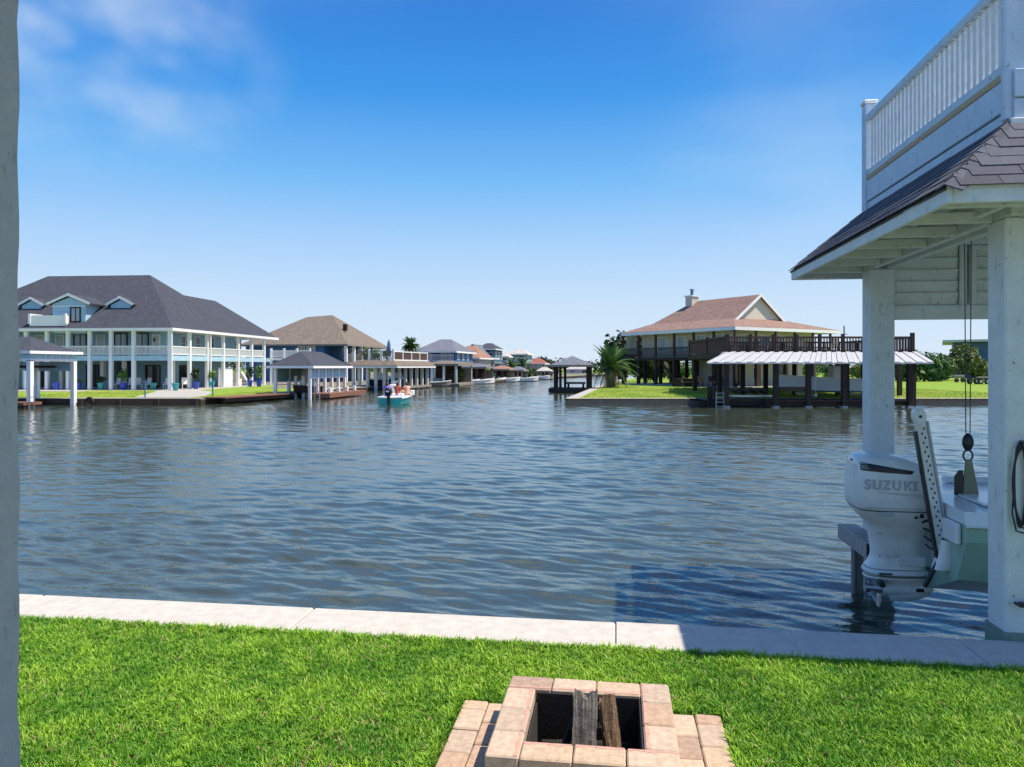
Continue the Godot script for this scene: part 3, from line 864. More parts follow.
# ---------- the boat on the lift, with its outboard ----------
func super_ring(y: float, xa: float, xb: float, w: float, e := 4.0, n := 36) -> PackedVector3Array:
	var r := PackedVector3Array()
	for j in n:
		var a := TAU * j / n
		var cx := signf(cos(a)) * pow(absf(cos(a)), 2.0 / e)
		var cz := signf(sin(a)) * pow(absf(sin(a)), 2.0 / e)
		r.append(Vector3((xa + xb) / 2 + cx * (xb - xa) / 2, y, cz * w))
	return r
func make_lift_boat() -> void:
	var t := thing("bay_boat", "white and pale green motor boat hanging in the boathouse with a white outboard", "boat", near(2.85, WATER, 7.4), YAW)
	var W := -WATER
	var px := func(X: float) -> float: return (835.0 + 0.287 * X - 925.5) / 113.0
	var py := func(Y: float) -> float: return EYE - (395.0 + 0.287 * Y - CV) / 106.0 + W
	# hull: rings across the boat at stations from the transom forward
	var st := [[0.0, 0.80, 0.62, 0.30, 0.03], [0.6, 0.90, 0.68, 0.28, 0.0], [2.0, 1.05, 0.78, 0.27, 0.0], [3.8, 1.02, 0.74, 0.30, 0.0], [5.2, 0.70, 0.45, 0.42, 0.06], [6.2, 0.12, 0.06, 0.62, 0.28]]
	var rings := []
	var deck_y := 1.16
	for s in st:
		var ring := PackedVector3Array()
		var k: float = s[4] + 0.30
		for p in [[-s[1], deck_y - 0.06], [-s[1] * 0.985, deck_y - 0.22], [-s[2], s[3] + 0.28], [-s[2] * 0.93, s[3] + 0.26], [0.0, k], [s[2] * 0.93, s[3] + 0.26], [s[2], s[3] + 0.28], [s[1] * 0.985, deck_y - 0.22], [s[1], deck_y - 0.06]]:
			ring.append(Vector3(s[0] + 0.03, p[1] + 0.06 * s[0] / 6.0, p[0]))
		rings.append(ring)
	var hg := G.new()
	hg.loft(rings, true, -1)
	part("hull", hg, M.hull_green, t)
	# white topsides: gunwale band, deck and splash well
	var gun := G.new()
	var gr := []
	for s in st:
		var y: float = deck_y + 0.06 * s[0] / 6.0
		gr.append(PackedVector3Array([Vector3(s[0] + 0.02, y - 0.075, -s[1] - 0.012), Vector3(s[0] + 0.02, y + 0.03, -s[1] + 0.03), Vector3(s[0] + 0.02, y + 0.05, 0), Vector3(s[0] + 0.02, y + 0.03, s[1] - 0.03), Vector3(s[0] + 0.02, y - 0.075, s[1] + 0.012), Vector3(s[0] + 0.02, y - 0.075, 0)]))
	gun.loft(gr, true, -1)
	part("deck", gun, M.gel_white, t)
	for sd in [-1, 1]:
		var rr := G.new()
		var pts := []
		for s in st: pts.append(Vector3(s[0] + 0.02, deck_y - 0.085 + 0.06 * s[0] / 6.0, sd * (s[1] + 0.012)))
		rr.tube(pts, [0.016], 6)
		part("rub_rail", rr, M.gel_white, t)
	span("transom_cap", M.gel_white, t, Vector3(-0.02, 0.90, -0.72), Vector3(0.026, 1.08, 0.72), 0.012)
	span("coaming", M.gel_white, t, Vector3(0.5, 1.2, -0.86), Vector3(3.6, 1.27, -0.74), 0.02)
	span("hatch", M.gel_white, t, Vector3(0.25, 1.21, 0.05), Vector3(0.75, 1.235, 0.6), 0.01)
	var ram := G.new()
	ram.tube([Vector3(-0.16, 0.46, 0.44), Vector3(0.0, 0.78, 0.44)], [0.02], 8)
	part("trim_ram", ram, M.black_plastic, t)
	# console further forward
	span("console", M.gel_white, t, Vector3(2.6, 1.18, -0.4), Vector3(3.3, 2.0, 0.4), 0.05)
	# outboard
	var e := Node3D.new()
	e.name = "outboard_motor"
	t.add_child(e)
	e.position.x = 0.05
	tag(e, "white outboard motor with grey lettering and black rear vent")
	var cg := G.new()
	var cr := []
	for k in [[200, 95, 140, 0.10, 2.6], [203, 72, 170, 0.17, 3.0], [208, 56, 205, 0.225, 3.4], [220, 46, 240, 0.262, 3.8], [240, 41, 285, 0.285, 4.2], [270, 39, 310, 0.297, 4.6], [310, 38, 322, 0.302, 5.0], [350, 39, 328, 0.302, 5.0], [380, 41, 330, 0.298, 5.0], [384, 44, 328, 0.292, 5.0]]:
		cr.append(super_ring(py.call(k[0]), px.call(k[1]), px.call(k[2]), k[3], k[4]))
	cg.loft(cr)
	part("cowling", cg, M.engine_white, e)
	var pg2 := G.new()
	var pr := []
	for k in [[388, 44, 326, 0.288], [400, 50, 326, 0.28], [420, 72, 318, 0.25], [440, 94, 310, 0.215], [462, 104, 300, 0.18], [500, 110, 285, 0.15], [545, 116, 275, 0.14], [560, 114, 278, 0.14], [582, 102, 290, 0.145], [594, 92, 300, 0.15]]:
		pr.append(super_ring(py.call(k[0]), px.call(k[1]), px.call(k[2]), k[3], 3.4))
	pg2.loft(pr)
	part("midsection", pg2, M.engine_white, e)
	var seam := G.new()
	seam.loft([super_ring(py.call(384.2), px.call(46), px.call(324), 0.284, 5.0), super_ring(py.call(388), px.call(46), px.call(324), 0.284, 5.0)])
	part("cowl_seal", seam, M.black_plastic, e)
	var av := G.new()
	av.loft([super_ring(py.call(597), px.call(88), px.call(306), 0.15, 3.0), super_ring(py.call(607), px.call(84), px.call(310), 0.175, 3.0), super_ring(py.call(612), px.call(84), px.call(310), 0.175, 3.0), super_ring(py.call(620), px.call(120), px.call(305), 0.10, 3.0)])
	part("splash_plate", av, M.engine_white, e)
	var av2 := G.new()
	av2.loft([super_ring(py.call(624), px.call(88), px.call(302), 0.14, 3.0), super_ring(py.call(629), px.call(86), px.call(302), 0.14, 3.0)])
	part("cavitation_plate", av2, M.engine_white, e)
	var lo := G.new()
	lo.loft([super_ring(py.call(618), px.call(160), px.call(300), 0.055, 2.4), super_ring(py.call(650), px.call(166), px.call(306), 0.05, 2.4), super_ring(py.call(690), px.call(170), px.call(318), 0.05, 2.4), super_ring(py.call(708), px.call(178), px.call(280), 0.022, 2.2), super_ring(py.call(716), px.call(182), px.call(250), 0.010, 2.2)])
	part("gearcase_leg", lo, M.engine_white, e)
	var tor := G.new()
	var tr := []
	for k in [[150, 0.050], [170, 0.060], [230, 0.066], [290, 0.058], [318, 0.034], [330, 0.010]]:
		var ring := PackedVector3Array()
		for j in 16: ring.append(Vector3(px.call(k[0]), py.call(672) + sin(TAU * j / 16) * k[1], cos(TAU * j / 16) * k[1]))
		tr.append(ring)
	tor.loft(tr)
	part("gearcase", tor, M.engine_white, e)
	var pc := Vector3(px.call(126), py.call(672), 0)
	var hub := G.new()
	hub.tube([pc + Vector3(-0.09, 0, 0), pc + Vector3(0.065, 0, 0)], [0.042, 0.048], 14)
	part("propeller_hub", hub, M.steel, e)
	for k in 3:
		var a := TAU * k / 3 + 0.5
		var out := Vector3(0, cos(a), sin(a)); var tan := Vector3(0, -sin(a), cos(a))
		var bl := G.new()
		var br := []
		for i in 6:
			var f := i / 5.0
			var wd := 0.085 * sin(PI * (0.18 + 0.72 * f)) + 0.01
			var tw := 0.9 - 0.35 * f
			var ax := (tan * cos(tw) + Vector3(1, 0, 0) * sin(tw)) * wd
			var th := (Vector3(1, 0, 0) * cos(tw) - tan * sin(tw)) * 0.004
			var c := pc + out * (0.03 + 0.145 * f)
			br.append(PackedVector3Array([c - ax, c + th, c + ax, c - th]))
		bl.loft(br)
		part("propeller_blade", bl, M.steel, e)
	# rear vent follows the cowl's side and back
	var cz := func(x: float, y: float) -> float:
		for i in cr.size() - 1:
			var a: PackedVector3Array = cr[i]; var b: PackedVector3Array = cr[i + 1]
			if y <= a[0].y and y >= b[0].y:
				var f := (a[0].y - y) / (a[0].y - b[0].y)
				var best := 0.0
				for j in 18:
					var p := a[j].lerp(b[j], f); var q := a[j + 1].lerp(b[j + 1], f)
					if (p.x - x) * (q.x - x) <= 0 and absf(p.x - q.x) > 1e-6: best = lerpf(p.z, q.z, (x - p.x) / (q.x - p.x))
				return best
		return 0.2
	var ve := G.new()
	for sd in [-1, 1]:
		var rows := []
		for i in 25:
			var f := i / 24.0
			var X := lerpf(43.5, 222.0, f)
			var ya: float = py.call(lerpf(223, 250, f)); var yb: float = py.call(lerpf(251, 262, f) if f < 0.94 else lerpf(262, 251, (f - 0.94) / 0.06))
			var x: float = px.call(X)
			var ring := PackedVector3Array()
			for k in 5:
				var y := lerpf(ya, yb, k / 4.0)
				ring.append(Vector3(x, y, sd * (cz.call(x, y) + 0.004)))
			for k in 5:
				var y := lerpf(yb, ya, k / 4.0)
				ring.append(Vector3(x + 0.004, y, sd * (cz.call(x, y) - 0.02)))
			rows.append(ring)
		ve.loft(rows, true, -1)
	part("vent", ve, M.black_plastic, e)
	for k in 3: bx("vent_fin", M.engine_grey, e, Vector3(px.call(62), py.call(230 + k * 7), cz.call(px.call(62), py.call(230 + k * 7)) + 0.004), Vector3(0.07, 0.006, 0.012), 0.001, Basis(Vector3.UP, -0.35))
	var tm := TextMesh.new()
	tm.text = "SUZUKI"
	var fo := SystemFont.new()
	fo.font_names = PackedStringArray(["Droid Sans"])
	fo.font_weight = 700
	tm.font = fo
	tm.font_size = 64
	tm.pixel_size = 0.0016
	tm.depth = 0.006
	var mi := put("lettering", tm, M.letter_grey, e, Transform3D(Basis().scaled(Vector3(1.30, 1.18, 1.0)), Vector3(px.call(142), py.call(298), 0.302)))
	mi.rotation.z = -0.02
	var stripe := G.new()
	for k in 3: stripe.bar(Vector3(px.call(100 + 22 * k), py.call(321 + 2 * k), 0.3025), Vector3(px.call(268), py.call(329 + 6 * k), 0.3025), 0.006, 0.004 - 0.0007 * k)
	part("stripe", stripe, M.letter_grey, e)
	span("badge", M.engine_grey, e, Vector3(px.call(101), py.call(388), 0.27), Vector3(px.call(156), py.call(402), 0.287), 0.006)
	bx("latch", M.black_plastic, e, Vector3(px.call(231), py.call(404), 0.268), Vector3(0.03, 0.03, 0.02), 0.006); bx("latch", M.black_plastic, e, Vector3(px.call(249), py.call(398), 0.272), Vector3(0.035, 0.045, 0.02), 0.006)
	for k in 6: bx("bolt", M.steel, e, Vector3(px.call(122 + 30 * (k % 3)), py.call(470 + 78 * (k / 3)), 0.155), Vector3(0.016, 0.016, 0.02), 0.004)
	span("water_intake", M.black_plastic, e, Vector3(px.call(262), py.call(664), 0.04), Vector3(px.call(290), py.call(676), 0.064), 0.003)
	span("flush_port", M.black_plastic, e, Vector3(px.call(120), py.call(604), 0.165), Vector3(px.call(165), py.call(609), 0.178), 0.001)
	span("trim_line", M.engine_grey, e, Vector3(px.call(60), py.call(374), 0.28), Vector3(px.call(300), py.call(377), 0.3005), 0.001)
	span("side_cover", M.engine_white, e, Vector3(px.call(178), py.call(548), -0.135), Vector3(px.call(286), py.call(586), 0.15), 0.02)
	# clamp bracket and jack plate
	span("clamp_bracket", M.engine_grey, e, Vector3(px.call(255), py.call(585), -0.13), Vector3(px.call(325), py.call(410), 0.13), 0.02)
	span("tilt_ram", M.steel, e, Vector3(px.call(240), py.call(540), 0.09), Vector3(px.call(250), py.call(430), 0.12), 0.006)
	span("jack_plate", M.gel_white, e, Vector3(-0.02, 0.55, -0.16), Vector3(0.05, 1.02, 0.16), 0.015)
	# shallow water anchor: a perforated channel folded upright
	var pole := Node3D.new()
	pole.name = "anchor_pole"
	t.add_child(pole)
	tag(pole, "tall perforated white anchor pole folded upright with a black edge")
	var pb := Vector3(0.02, 0.60, 0.42)
	var ptop := Vector3(-0.20, 1.96, 0.42)
	var dd := (ptop - pb).normalized()
	var sx := Vector3(dd.y, -dd.x, 0)
	var bas := Basis(sx, dd, Vector3(0, 0, 1))
	bx("channel", M.engine_white, pole, (pb + ptop) / 2, Vector3(0.085, pb.distance_to(ptop), 0.05), 0.006, bas)
	bx("black_edge", M.black_plastic, pole, (pb + ptop) / 2 - sx * 0.052 + dd * -0.05, Vector3(0.018, pb.distance_to(ptop) - 0.15, 0.06), 0.003, bas)
	bx("second_channel", M.engine_grey, pole, (pb + ptop) / 2 + sx * 0.058, Vector3(0.022, pb.distance_to(ptop) - 0.1, 0.045), 0.004, bas)
	for k in 30:
		var c := pb.lerp(ptop, 0.06 + 0.86 * k / 29.0) + Vector3(0, 0, 0.0255) + sx * (0.016 if k % 2 else -0.006)
		bx("hole", M.black_plastic, pole, c, Vector3(0.014, 0.02, 0.003), 0.001, bas)
	var cap := G.new()
	var crr := []
	for z in [-0.04, 0.04]:
		var ring := PackedVector3Array()
		for j in 14: ring.append(ptop + Vector3(0, 0, z) + sx * cos(TAU * j / 14) * 0.05 + dd * sin(TAU * j / 14) * 0.085)
		crr.append(ring)
	cap.loft(crr)
	part("pole_head", cap, M.engine_white, pole)
	bx("pivot", M.black_plastic, pole, ptop + Vector3(0, 0, 0.042), Vector3(0.025, 0.025, 0.01), 0.004)
	var foot := G.new()
	foot.loft([super_ring(0.60, -0.06, 0.10, 0.07, 3.0, 16), super_ring(0.70, -0.03, 0.22, 0.08, 3.0, 16), super_ring(0.86, 0.0, 0.20, 0.07, 3.0, 16)])
	var fo2 := part("pole_bracket", foot, M.gel_white, pole)
	fo2.position = Vector3(-0.03, 0.02, 0.42)
	# hoses and wires looping from the engine into the well
	for k in 5:
		var hs := G.new()
		var a := Vector3(-0.10, 1.02 - 0.05 * k, 0.22 + 0.02 * k)
		var b := Vector3(0.12 + 0.03 * k, 1.0 - 0.06 * k, 0.34 + 0.05 * k)
		var pts := []
		for i in 13:
			var f := i / 12.0
			pts.append(a.lerp(b, f) + Vector3(0, (0.12 - 0.045 * k) * sin(PI * f) + 0.02 * sin(f * 9 + k), 0.05 * sin(PI * f)))
		hs.tube(pts, [0.012 - 0.001 * k], 7)
		part("hose", hs, M.rubber, t)
	var coil := G.new()
	var cp := []
	for i in 33:
		var a := TAU * i / 15.0
		cp.append(Vector3(0.22 + 0.075 * cos(a) + 0.002 * i, 1.085 + 0.045 * sin(a), 0.60 + 0.002 * i))
	coil.tube(cp, [0.009], 6)
	part("rope_loop", coil, M.rubber, t)

# ---------- shared builders for the far lots ----------
func hip(x0: float, x1: float, z0: float, z1: float, y: float, ra: Vector3, rb: Vector3, along_x: bool) -> G:
	# z0 is the front (towards us, larger z), z1 the back
	var g := G.new()
	var c0 := Vector3(x0, y, z0); var c1 := Vector3(x1, y, z0); var c2 := Vector3(x1, y, z1); var c3 := Vector3(x0, y, z1)
	var f := g.v.size()
	if along_x:
		g.quad(c0, c1, rb, ra); g.tri(c1, c2, rb); g.quad(c2, c3, ra, rb); g.tri(c3, c0, ra)
	else:
		g.tri(c0, c1, ra); g.quad(c1, c2, rb, ra); g.tri(c2, c3, rb); g.quad(c3, c0, ra, rb)
	g.quad(c3, c2, c1, c0)
	g.settle(f)
	return g
func fascias(parent: Node, m: Material, x0: float, x1: float, z0: float, z1: float, y: float, h := 0.2, called := "fascia") -> void:
	span(called, m, parent, Vector3(x0 - 0.05, y - h, z0), Vector3(x1 + 0.05, y + 0.03, z0 + 0.05))
	span(called, m, parent, Vector3(x0 - 0.05, y - h, z1 - 0.05), Vector3(x1 + 0.05, y + 0.03, z1))
	span(called, m, parent, Vector3(x0 - 0.05, y - h, z0 - 0.002), Vector3(x0, y + 0.03, z1 + 0.002))
	span(called, m, parent, Vector3(x1, y - h, z0 - 0.002), Vector3(x1 + 0.05, y + 0.03, z1 + 0.002))
func railing(parent: Node, a: Vector3, b: Vector3, h: float, m: Material, gap := 0.14, bw := 0.05, rail := 0.09) -> void:
	var g := G.new()
	g.bar(a + Vector3(0, h - rail / 2, 0), b + Vector3(0, h - rail / 2, 0), rail, rail)
	g.bar(a + Vector3(0, 0.12, 0), b + Vector3(0, 0.12, 0), rail * 0.7, rail * 0.8)
	var n := int(a.distance_to(b) / gap)
	var d := (b - a).normalized()
	var bas := Basis(d, Vector3.UP, d.cross(Vector3.UP))
	for i in n: g.box(a.lerp(b, (i + 0.5) / n) + Vector3(0, (h + 0.12 - rail) / 2, 0), Vector3(bw, h - 0.12 - rail, 0.03), bas)
	part("railing", g, m, parent)
# a window or glazed door on a wall: trim with bars, pane behind. turn 0 faces +z, PI/2 faces +x
func window(parent: Node, c: Vector3, w: float, h: float, turn: float, frame: Material, pane: Material, cols := 2, rows := 2, called := "window") -> void:
	var n := Node3D.new()
	n.name = called
	parent.add_child(n, true)
	n.position = c
	n.rotation.y = turn
	var g := G.new()
	var f := 0.09
	g.box(Vector3(0, h / 2, 0.03), Vector3(w + f, f, 0.08)); g.box(Vector3(0, -h / 2, 0.03), Vector3(w + f, f, 0.08))
	g.box(Vector3(-w / 2, 0, 0.03), Vector3(f, h - f, 0.08)); g.box(Vector3(w / 2, 0, 0.03), Vector3(f, h - f, 0.08))
	for i in range(1, cols): g.box(Vector3(-w / 2 + w * i / cols, 0, 0.025), Vector3(0.06, h - f, 0.06))
	for i in range(1, rows): g.box(Vector3(0, -h / 2 + h * i / rows, 0.022), Vector3(w - f, 0.05, 0.05))
	part("frame", g, frame, n)
	bx("pane", pane, n, Vector3(0, 0, 0.012), Vector3(w - f, h - f, 0.02))
func wall_box(parent: Node, called: String, m: Material, x0, x1, y0, y1, z0, z1) -> void:
	span(called, m, parent, Vector3(x0, y0, z0), Vector3(x1, y1, z1))
func chair(at: Vector3, turn: float, m: Material, label: String, group: String) -> void:
	var t := thing("patio_chair", label, "chair", at, turn, group)
	bx("seat", m, t, Vector3(0, 0.43, 0), Vector3(0.5, 0.06, 0.5))
	bx("backrest", m, t, Vector3(0, 0.72, -0.25), Vector3(0.5, 0.55, 0.05), 0.0, Basis(Vector3.RIGHT, -0.15))
	for s in [[-1, -1], [1, -1], [-1, 1], [1, 1]]: bx("leg", m, t, Vector3(s[0] * 0.22, 0.2, s[1] * 0.22), Vector3(0.05, 0.4, 0.05))
	for s in [-1, 1]: bx("armrest", m, t, Vector3(s * 0.26, 0.62, 0), Vector3(0.06, 0.04, 0.5))
# ---------- plants ----------
func leaves(blobs: Array, count: int, size: float, sd: int) -> ArrayMesh:
	var r := RandomNumberGenerator.new()
	r.seed = sd
	var nz := noise(0.9, 2, sd)
	var V := PackedVector3Array()
	var N := PackedVector3Array()
	var tot := 0.0
	for b in blobs: tot += b[1].x * b[1].y
	for b in blobs:
		var n := int(count * b[1].x * b[1].y / tot)
		for i in n:
			var d := Vector3(r.randfn(), r.randfn(), r.randfn()).normalized()
			var rad := pow(r.randf(), 0.45)
			rad *= 0.82 + 0.5 * nz.get_noise_3d(d.x * 2.2 + b[0].x, d.y * 2.2 + b[0].y, d.z * 2.2)
			var p: Vector3 = b[0] + Vector3(d.x * b[1].x, d.y * b[1].y, d.z * b[1].z) * rad
			if nz.get_noise_3d(p.x * 1.3, p.y * 1.3, p.z * 1.3) < -0.32: continue
			var nn := (d * 0.7 + Vector3(r.randfn(), r.randfn() + 0.5, r.randfn()) * 0.7).normalized()
			var u := nn.cross(Vector3(r.randfn(), r.randfn(), r.randfn()).normalized()).normalized() * size * r.randf_range(0.5, 1.2)
			var w := nn.cross(u) * r.randf_range(0.4, 0.7)
			V.append_array([p - u, p + w, p + u, p - u, p + u, p - w])
			for k in 6: N.append(nn)
	var arr := []
	arr.resize(Mesh.ARRAY_MAX)
	arr[Mesh.ARRAY_VERTEX] = V
	arr[Mesh.ARRAY_NORMAL] = N
	var m := ArrayMesh.new()
	m.add_surface_from_arrays(Mesh.PRIMITIVE_TRIANGLES, arr)
	return m
func tree(called: String, label: String, at: Vector3, h: float, blobs: Array, m: Material, count: int, size: float, sd: int, category := "tree", group := "") -> void:
	var t := thing(called, label, category, at, 0.0, group)
	var r := RandomNumberGenerator.new()
	r.seed = sd
	var tr := G.new()
	tr.tube([Vector3(0, -0.1, 0), Vector3(0.05, h * 0.3, 0.03), Vector3(-0.04, h * 0.62, 0)], [h * 0.045, h * 0.033, h * 0.02], 8)
	part("trunk", tr, M.bark, t)
	for b in blobs:
		var lg := G.new()
		var s := Vector3(0, h * r.randf_range(0.2, 0.4), 0)
		var e: Vector3 = b[0]
		lg.tube([s, s.lerp(e, 0.5) + Vector3(0, 0.08 * h, 0), e], [h * 0.022, h * 0.015, h * 0.006], 6)
		part("limb", lg, M.bark, t)
	put("crown", leaves(blobs, count, size, sd), m, t)
func frond_mesh(length: float, droop: float, width: float, sd: int) -> ArrayMesh:
	var r := RandomNumberGenerator.new()
	r.seed = sd
	var g := G.new()
	var pts := []
	for i in 9:
		var f := i / 8.0
		pts.append(Vector3(0, -droop * length * f * f + 0.25 * length * f * (1 - f), length * f * (1.0 - 0.25 * f * droop)))
	g.tube(pts, [0.03 * width * 4, 0.006], 4)
	for i in range(1, 34):
		var f := i / 34.0
		var k := f * 8
		var p: Vector3 = pts[int(k)].lerp(pts[mini(int(k) + 1, 8)], k - int(k))
		var l := width * sin(PI * (0.08 + 0.87 * f)) * r.randf_range(0.85, 1.15)
		for s in [-1, 1]:
			var tip: Vector3 = p + Vector3(s * l * 0.8, -l * 0.35 + r.randf_range(-0.05, 0.05), l * 0.55)
			g.tri(p + Vector3(0, 0, -0.035), p + Vector3(0, 0, 0.035), tip)
			g.tri(p + Vector3(0, 0.012, 0.035), p + Vector3(0, 0.012, -0.035), tip)
	return g.mesh()
func palm(label: String, at: Vector3, trunk_h: float, r0: float, length: float, n: int, sd: int, dry := 6) -> void:
	var t := thing("palm_tree", label, "palm tree", at)
	var r := RandomNumberGenerator.new()
	r.seed = sd
	var tr := G.new()
	var pts := []; var rad := []
	for i in 13:
		var f := i / 12.0
		pts.append(Vector3(0.02 * sin(f * 5), -0.1 + trunk_h * f, 0))
		rad.append(r0 * (1.12 - 0.2 * f + (0.08 if i % 2 else 0.0)))
	tr.tube(pts, rad, 10)
	part("trunk", tr, M.bark, t)
	var va := [frond_mesh(length, 0.35, length * 0.22, sd), frond_mesh(length * 0.9, 0.7, length * 0.22, sd + 1), frond_mesh(length, 0.12, length * 0.2, sd + 2)]
	for i in n + dry:
		var a := TAU * i * 0.382 + r.randf_range(-0.2, 0.2)
		var lift := r.randf_range(-0.25, 1.25) if i < n else r.randf_range(-1.05, -0.55)
		var b := Basis(Vector3.UP, a) * Basis(Vector3.RIGHT, -lift) * Basis().scaled(Vector3.ONE * r.randf_range(0.8, 1.08))
		put("frond", va[2 if lift > 0.8 else r.randi_range(0, 1)], M.leaf_palm if i < n else M.leaf_dry, t, Transform3D(b, Vector3(0, trunk_h - 0.12, 0)))
func potted(at: Vector3, pot_mat: Material, label: String, h: float, sd: int, plant_h: float) -> void:
	var t := thing("potted_plant", label, "plant", at, 0.0, "glazed pots on the porch")
	var rings := []
	for k in [[0.0, 0.17], [0.03, 0.19], [h * 0.6, 0.25], [h * 0.92, 0.29], [h, 0.31], [h, 0.26], [h * 0.9, 0.25]]:
		var ring := PackedVector3Array()
		for j in 16: ring.append(Vector3(cos(TAU * j / 16) * k[1], k[0], sin(TAU * j / 16) * k[1]))
		rings.append(ring)
	var g := G.new()
	g.loft(rings)
	part("pot", g, pot_mat, t)
	if plant_h > 0:
		var s := G.new()
		s.tube([Vector3(0, h * 0.8, 0), Vector3(0.03, h + plant_h * 0.6, 0)], [0.03, 0.012], 6)
		part("stem", s, M.bark, t)
		put("foliage", leaves([[Vector3(0, h + plant_h * 0.55, 0), Vector3(0.42, plant_h * 0.55, 0.42)]], 220, 0.15, sd), M.leaf_fresh if sd % 2 else M.leaf_dark, t)

# ---------- banks ----------
const LEFT_EDGE := [[-300.0, 46.6], [-19.6, 46.6], [-17.6, 54.0], [-16.6, 64.0], [-13.5, 75.0], [-9.5, 90.0], [-4.5, 104.0], [0.5, 118.0], [5.5, 137.0], [15.0, 168.0], [34.0, 232.0], [-300.0, 232.0]]
const RIGHT_EDGE := [[3.35, 46.4], [300.0, 46.4], [300.0, 232.0], [50.0, 232.0], [27.0, 152.0], [16.5, 112.0], [10.0, 83.6]]
func poly(l: Array) -> PackedVector2Array:
	var p := PackedVector2Array()
	for q in l: p.append(Vector2(q[0], -q[1]))
	return p
func sheet(called: String, m: Material, l: Array, y0: float, y1: float, label := "", cat := "") -> void:
	var g := G.new()
	g.slab(poly(l), y0, y1)
	var o := setting(called, g, m)
	tag(o, label, cat, "", "structure")
func make_banks() -> void:
	for e in [[LEFT_EDGE, M.timber_dark, "dark timber bulkhead and ground of the lot with the blue house"], [RIGHT_EDGE, M.bulkhead, "grey concrete bulkhead and ground of the lot with the tan roofed house"]]:
		sheet("bank", e[1], e[0], -2.0, BANK - 0.012, e[2], "bank")
		var p := poly(e[0])
		for step in [[-0.0, -0.10, 0.0, M.bank_concrete, "bank_cap", "pale concrete cap along the far bulkhead"], [-0.75, -0.02, 0.006, M.far_lawn, "lawn", "bright mown lawn across the canal"]]:
			var pp := Geometry2D.offset_polygon(p, step[0])
			var g := G.new()
			g.slab(pp[0] if pp.size() else p, BANK + step[1] - 0.01, BANK + step[2])
			var o := setting(step[4], g, step[3])
			tag(o, step[5] + (" before the blue house" if e[0] == LEFT_EDGE else " before the tan roofed house"), "ground", "", "structure")
	sheet("yard", M.yard, [[-120, 87], [-27, 87], [-22, 66], [-15.2, 72], [-11, 90.5], [-6, 104.5], [-1, 118.5], [4, 137.5], [13.3, 168.5], [31.5, 231], [-120, 231]], BANK - 0.02, BANK + 0.02, "bare shaded ground around the houses further up the canal", "ground")
	sheet("land", M.far_lawn, [[-900, 232.5], [900, 232.5], [900, 1500], [-900, 1500]], -2.0, BANK, "flat land beyond the end of the canal", "land")
	# tufts that roughen the mown lawns across the canal
	var st := SurfaceTool.new()
	st.begin(Mesh.PRIMITIVE_TRIANGLES)
	var r := RandomNumberGenerator.new()
	r.seed = 14
	for k in 7:
		var a := r.randf() * TAU
		var d := Vector3(cos(a), 0, sin(a)); var s := Vector3(-d.z, 0, d.x) * 0.02
		var o := Vector3(r.randf_range(-0.07, 0.07), 0, r.randf_range(-0.07, 0.07))
		for q in [o - s, o + d * 0.06 + Vector3(0, r.randf_range(0.05, 0.10), 0), o + s]: st.add_vertex(q)
	st.generate_normals()
	var mm := MultiMesh.new()
	mm.transform_format = MultiMesh.TRANSFORM_3D
	mm.use_colors = true
	mm.mesh = st.commit()
	var spots := []
	var nz := noise(0.25, 3, 3)
	for k in 52000:
		var p := Vector2(r.randf_range(4.5, 36.0), r.randf_range(47.3, 82.0)) if k % 3 else Vector2(r.randf_range(-34.0, -17.0), r.randf_range(47.5, 60.5))
		if k % 3 and (p.x < 4.3 + (p.y - 46.4) * 0.179 or p.x > 20.0 and p.y > 67.0 or p.x > 12.5 and p.x < 20 and p.y > 70.0): continue
		if k % 3 == 0 and (p.x > -29.0 - (p.y - 47.4) * 0.35 + 4.6 and p.x < -20.3 or p.x > -18.6): continue
		spots.append(p)
	mm.instance_count = spots.size()
	for k in spots.size():
		var p: Vector2 = spots[k]
		mm.set_instance_transform(k, Transform3D(Basis(Vector3.UP, r.randf() * TAU).scaled(Vector3.ONE * r.randf_range(0.6, 1.2)), Vector3(p.x, BANK, -p.y)))
		mm.set_instance_color(k, Color(0.26, 0.40, 0.035).lerp(Color(0.50, 0.56, 0.10), clampf(0.5 + nz.get_noise_2d(p.x, p.y) * 1.2 + r.randf_range(-0.4, 0.4), 0, 1)))
	var tf := MultiMeshInstance3D.new()
	tf.name = "lawn_tufts"
	tf.multimesh = mm
	tf.material_override = M.blade
	add_child(tf)
	tag(tf, "short grass tufts on the mown lawns across the canal", "grass", "", "stuff")
	# driveway apron and boardwalk on the left lot
	sheet("patio", M.bank_concrete, [[-24.2, 47.45], [-27.9, 58.0], [-50, 60.6], [-50, 84], [-26.0, 86], [-26.4, 62.5], [-23.2, 57.5], [-20.6, 49.5], [-20.9, 47.5]], BANK - 0.02, BANK + 0.03, "pale concrete apron in front of the blue porch", "patio")
	var bw := thing("boardwalk", "reddish timber boardwalk along the blue house's side bulkhead", "boardwalk", Vector3(-19.4, WATER, -46.8))
	var ang := atan2(2.0, 7.4)
	for k in 30:
		var c := Vector3(0.55 + 0.265 * k * 0.27, 0.42, -0.265 * k - 0.2)
		bx("plank", M.timber_red, bw, c, Vector3(1.7, 0.06, 0.25), 0.0, Basis(Vector3.UP, -ang))
	for k in 4: bx("pile", M.timber_dark, bw, Vector3(1.05 + 0.57 * k, -0.3, -0.4 - 2.1 * k), Vector3(0.25, 1.3, 0.25))
	var sk := G.new()
	sk.bar(Vector3(1.2, 0.27, -0.1), Vector3(3.3, 0.27, -7.9), 0.08, 0.24)
	part("skirt_board", sk, M.timber_dark, bw)
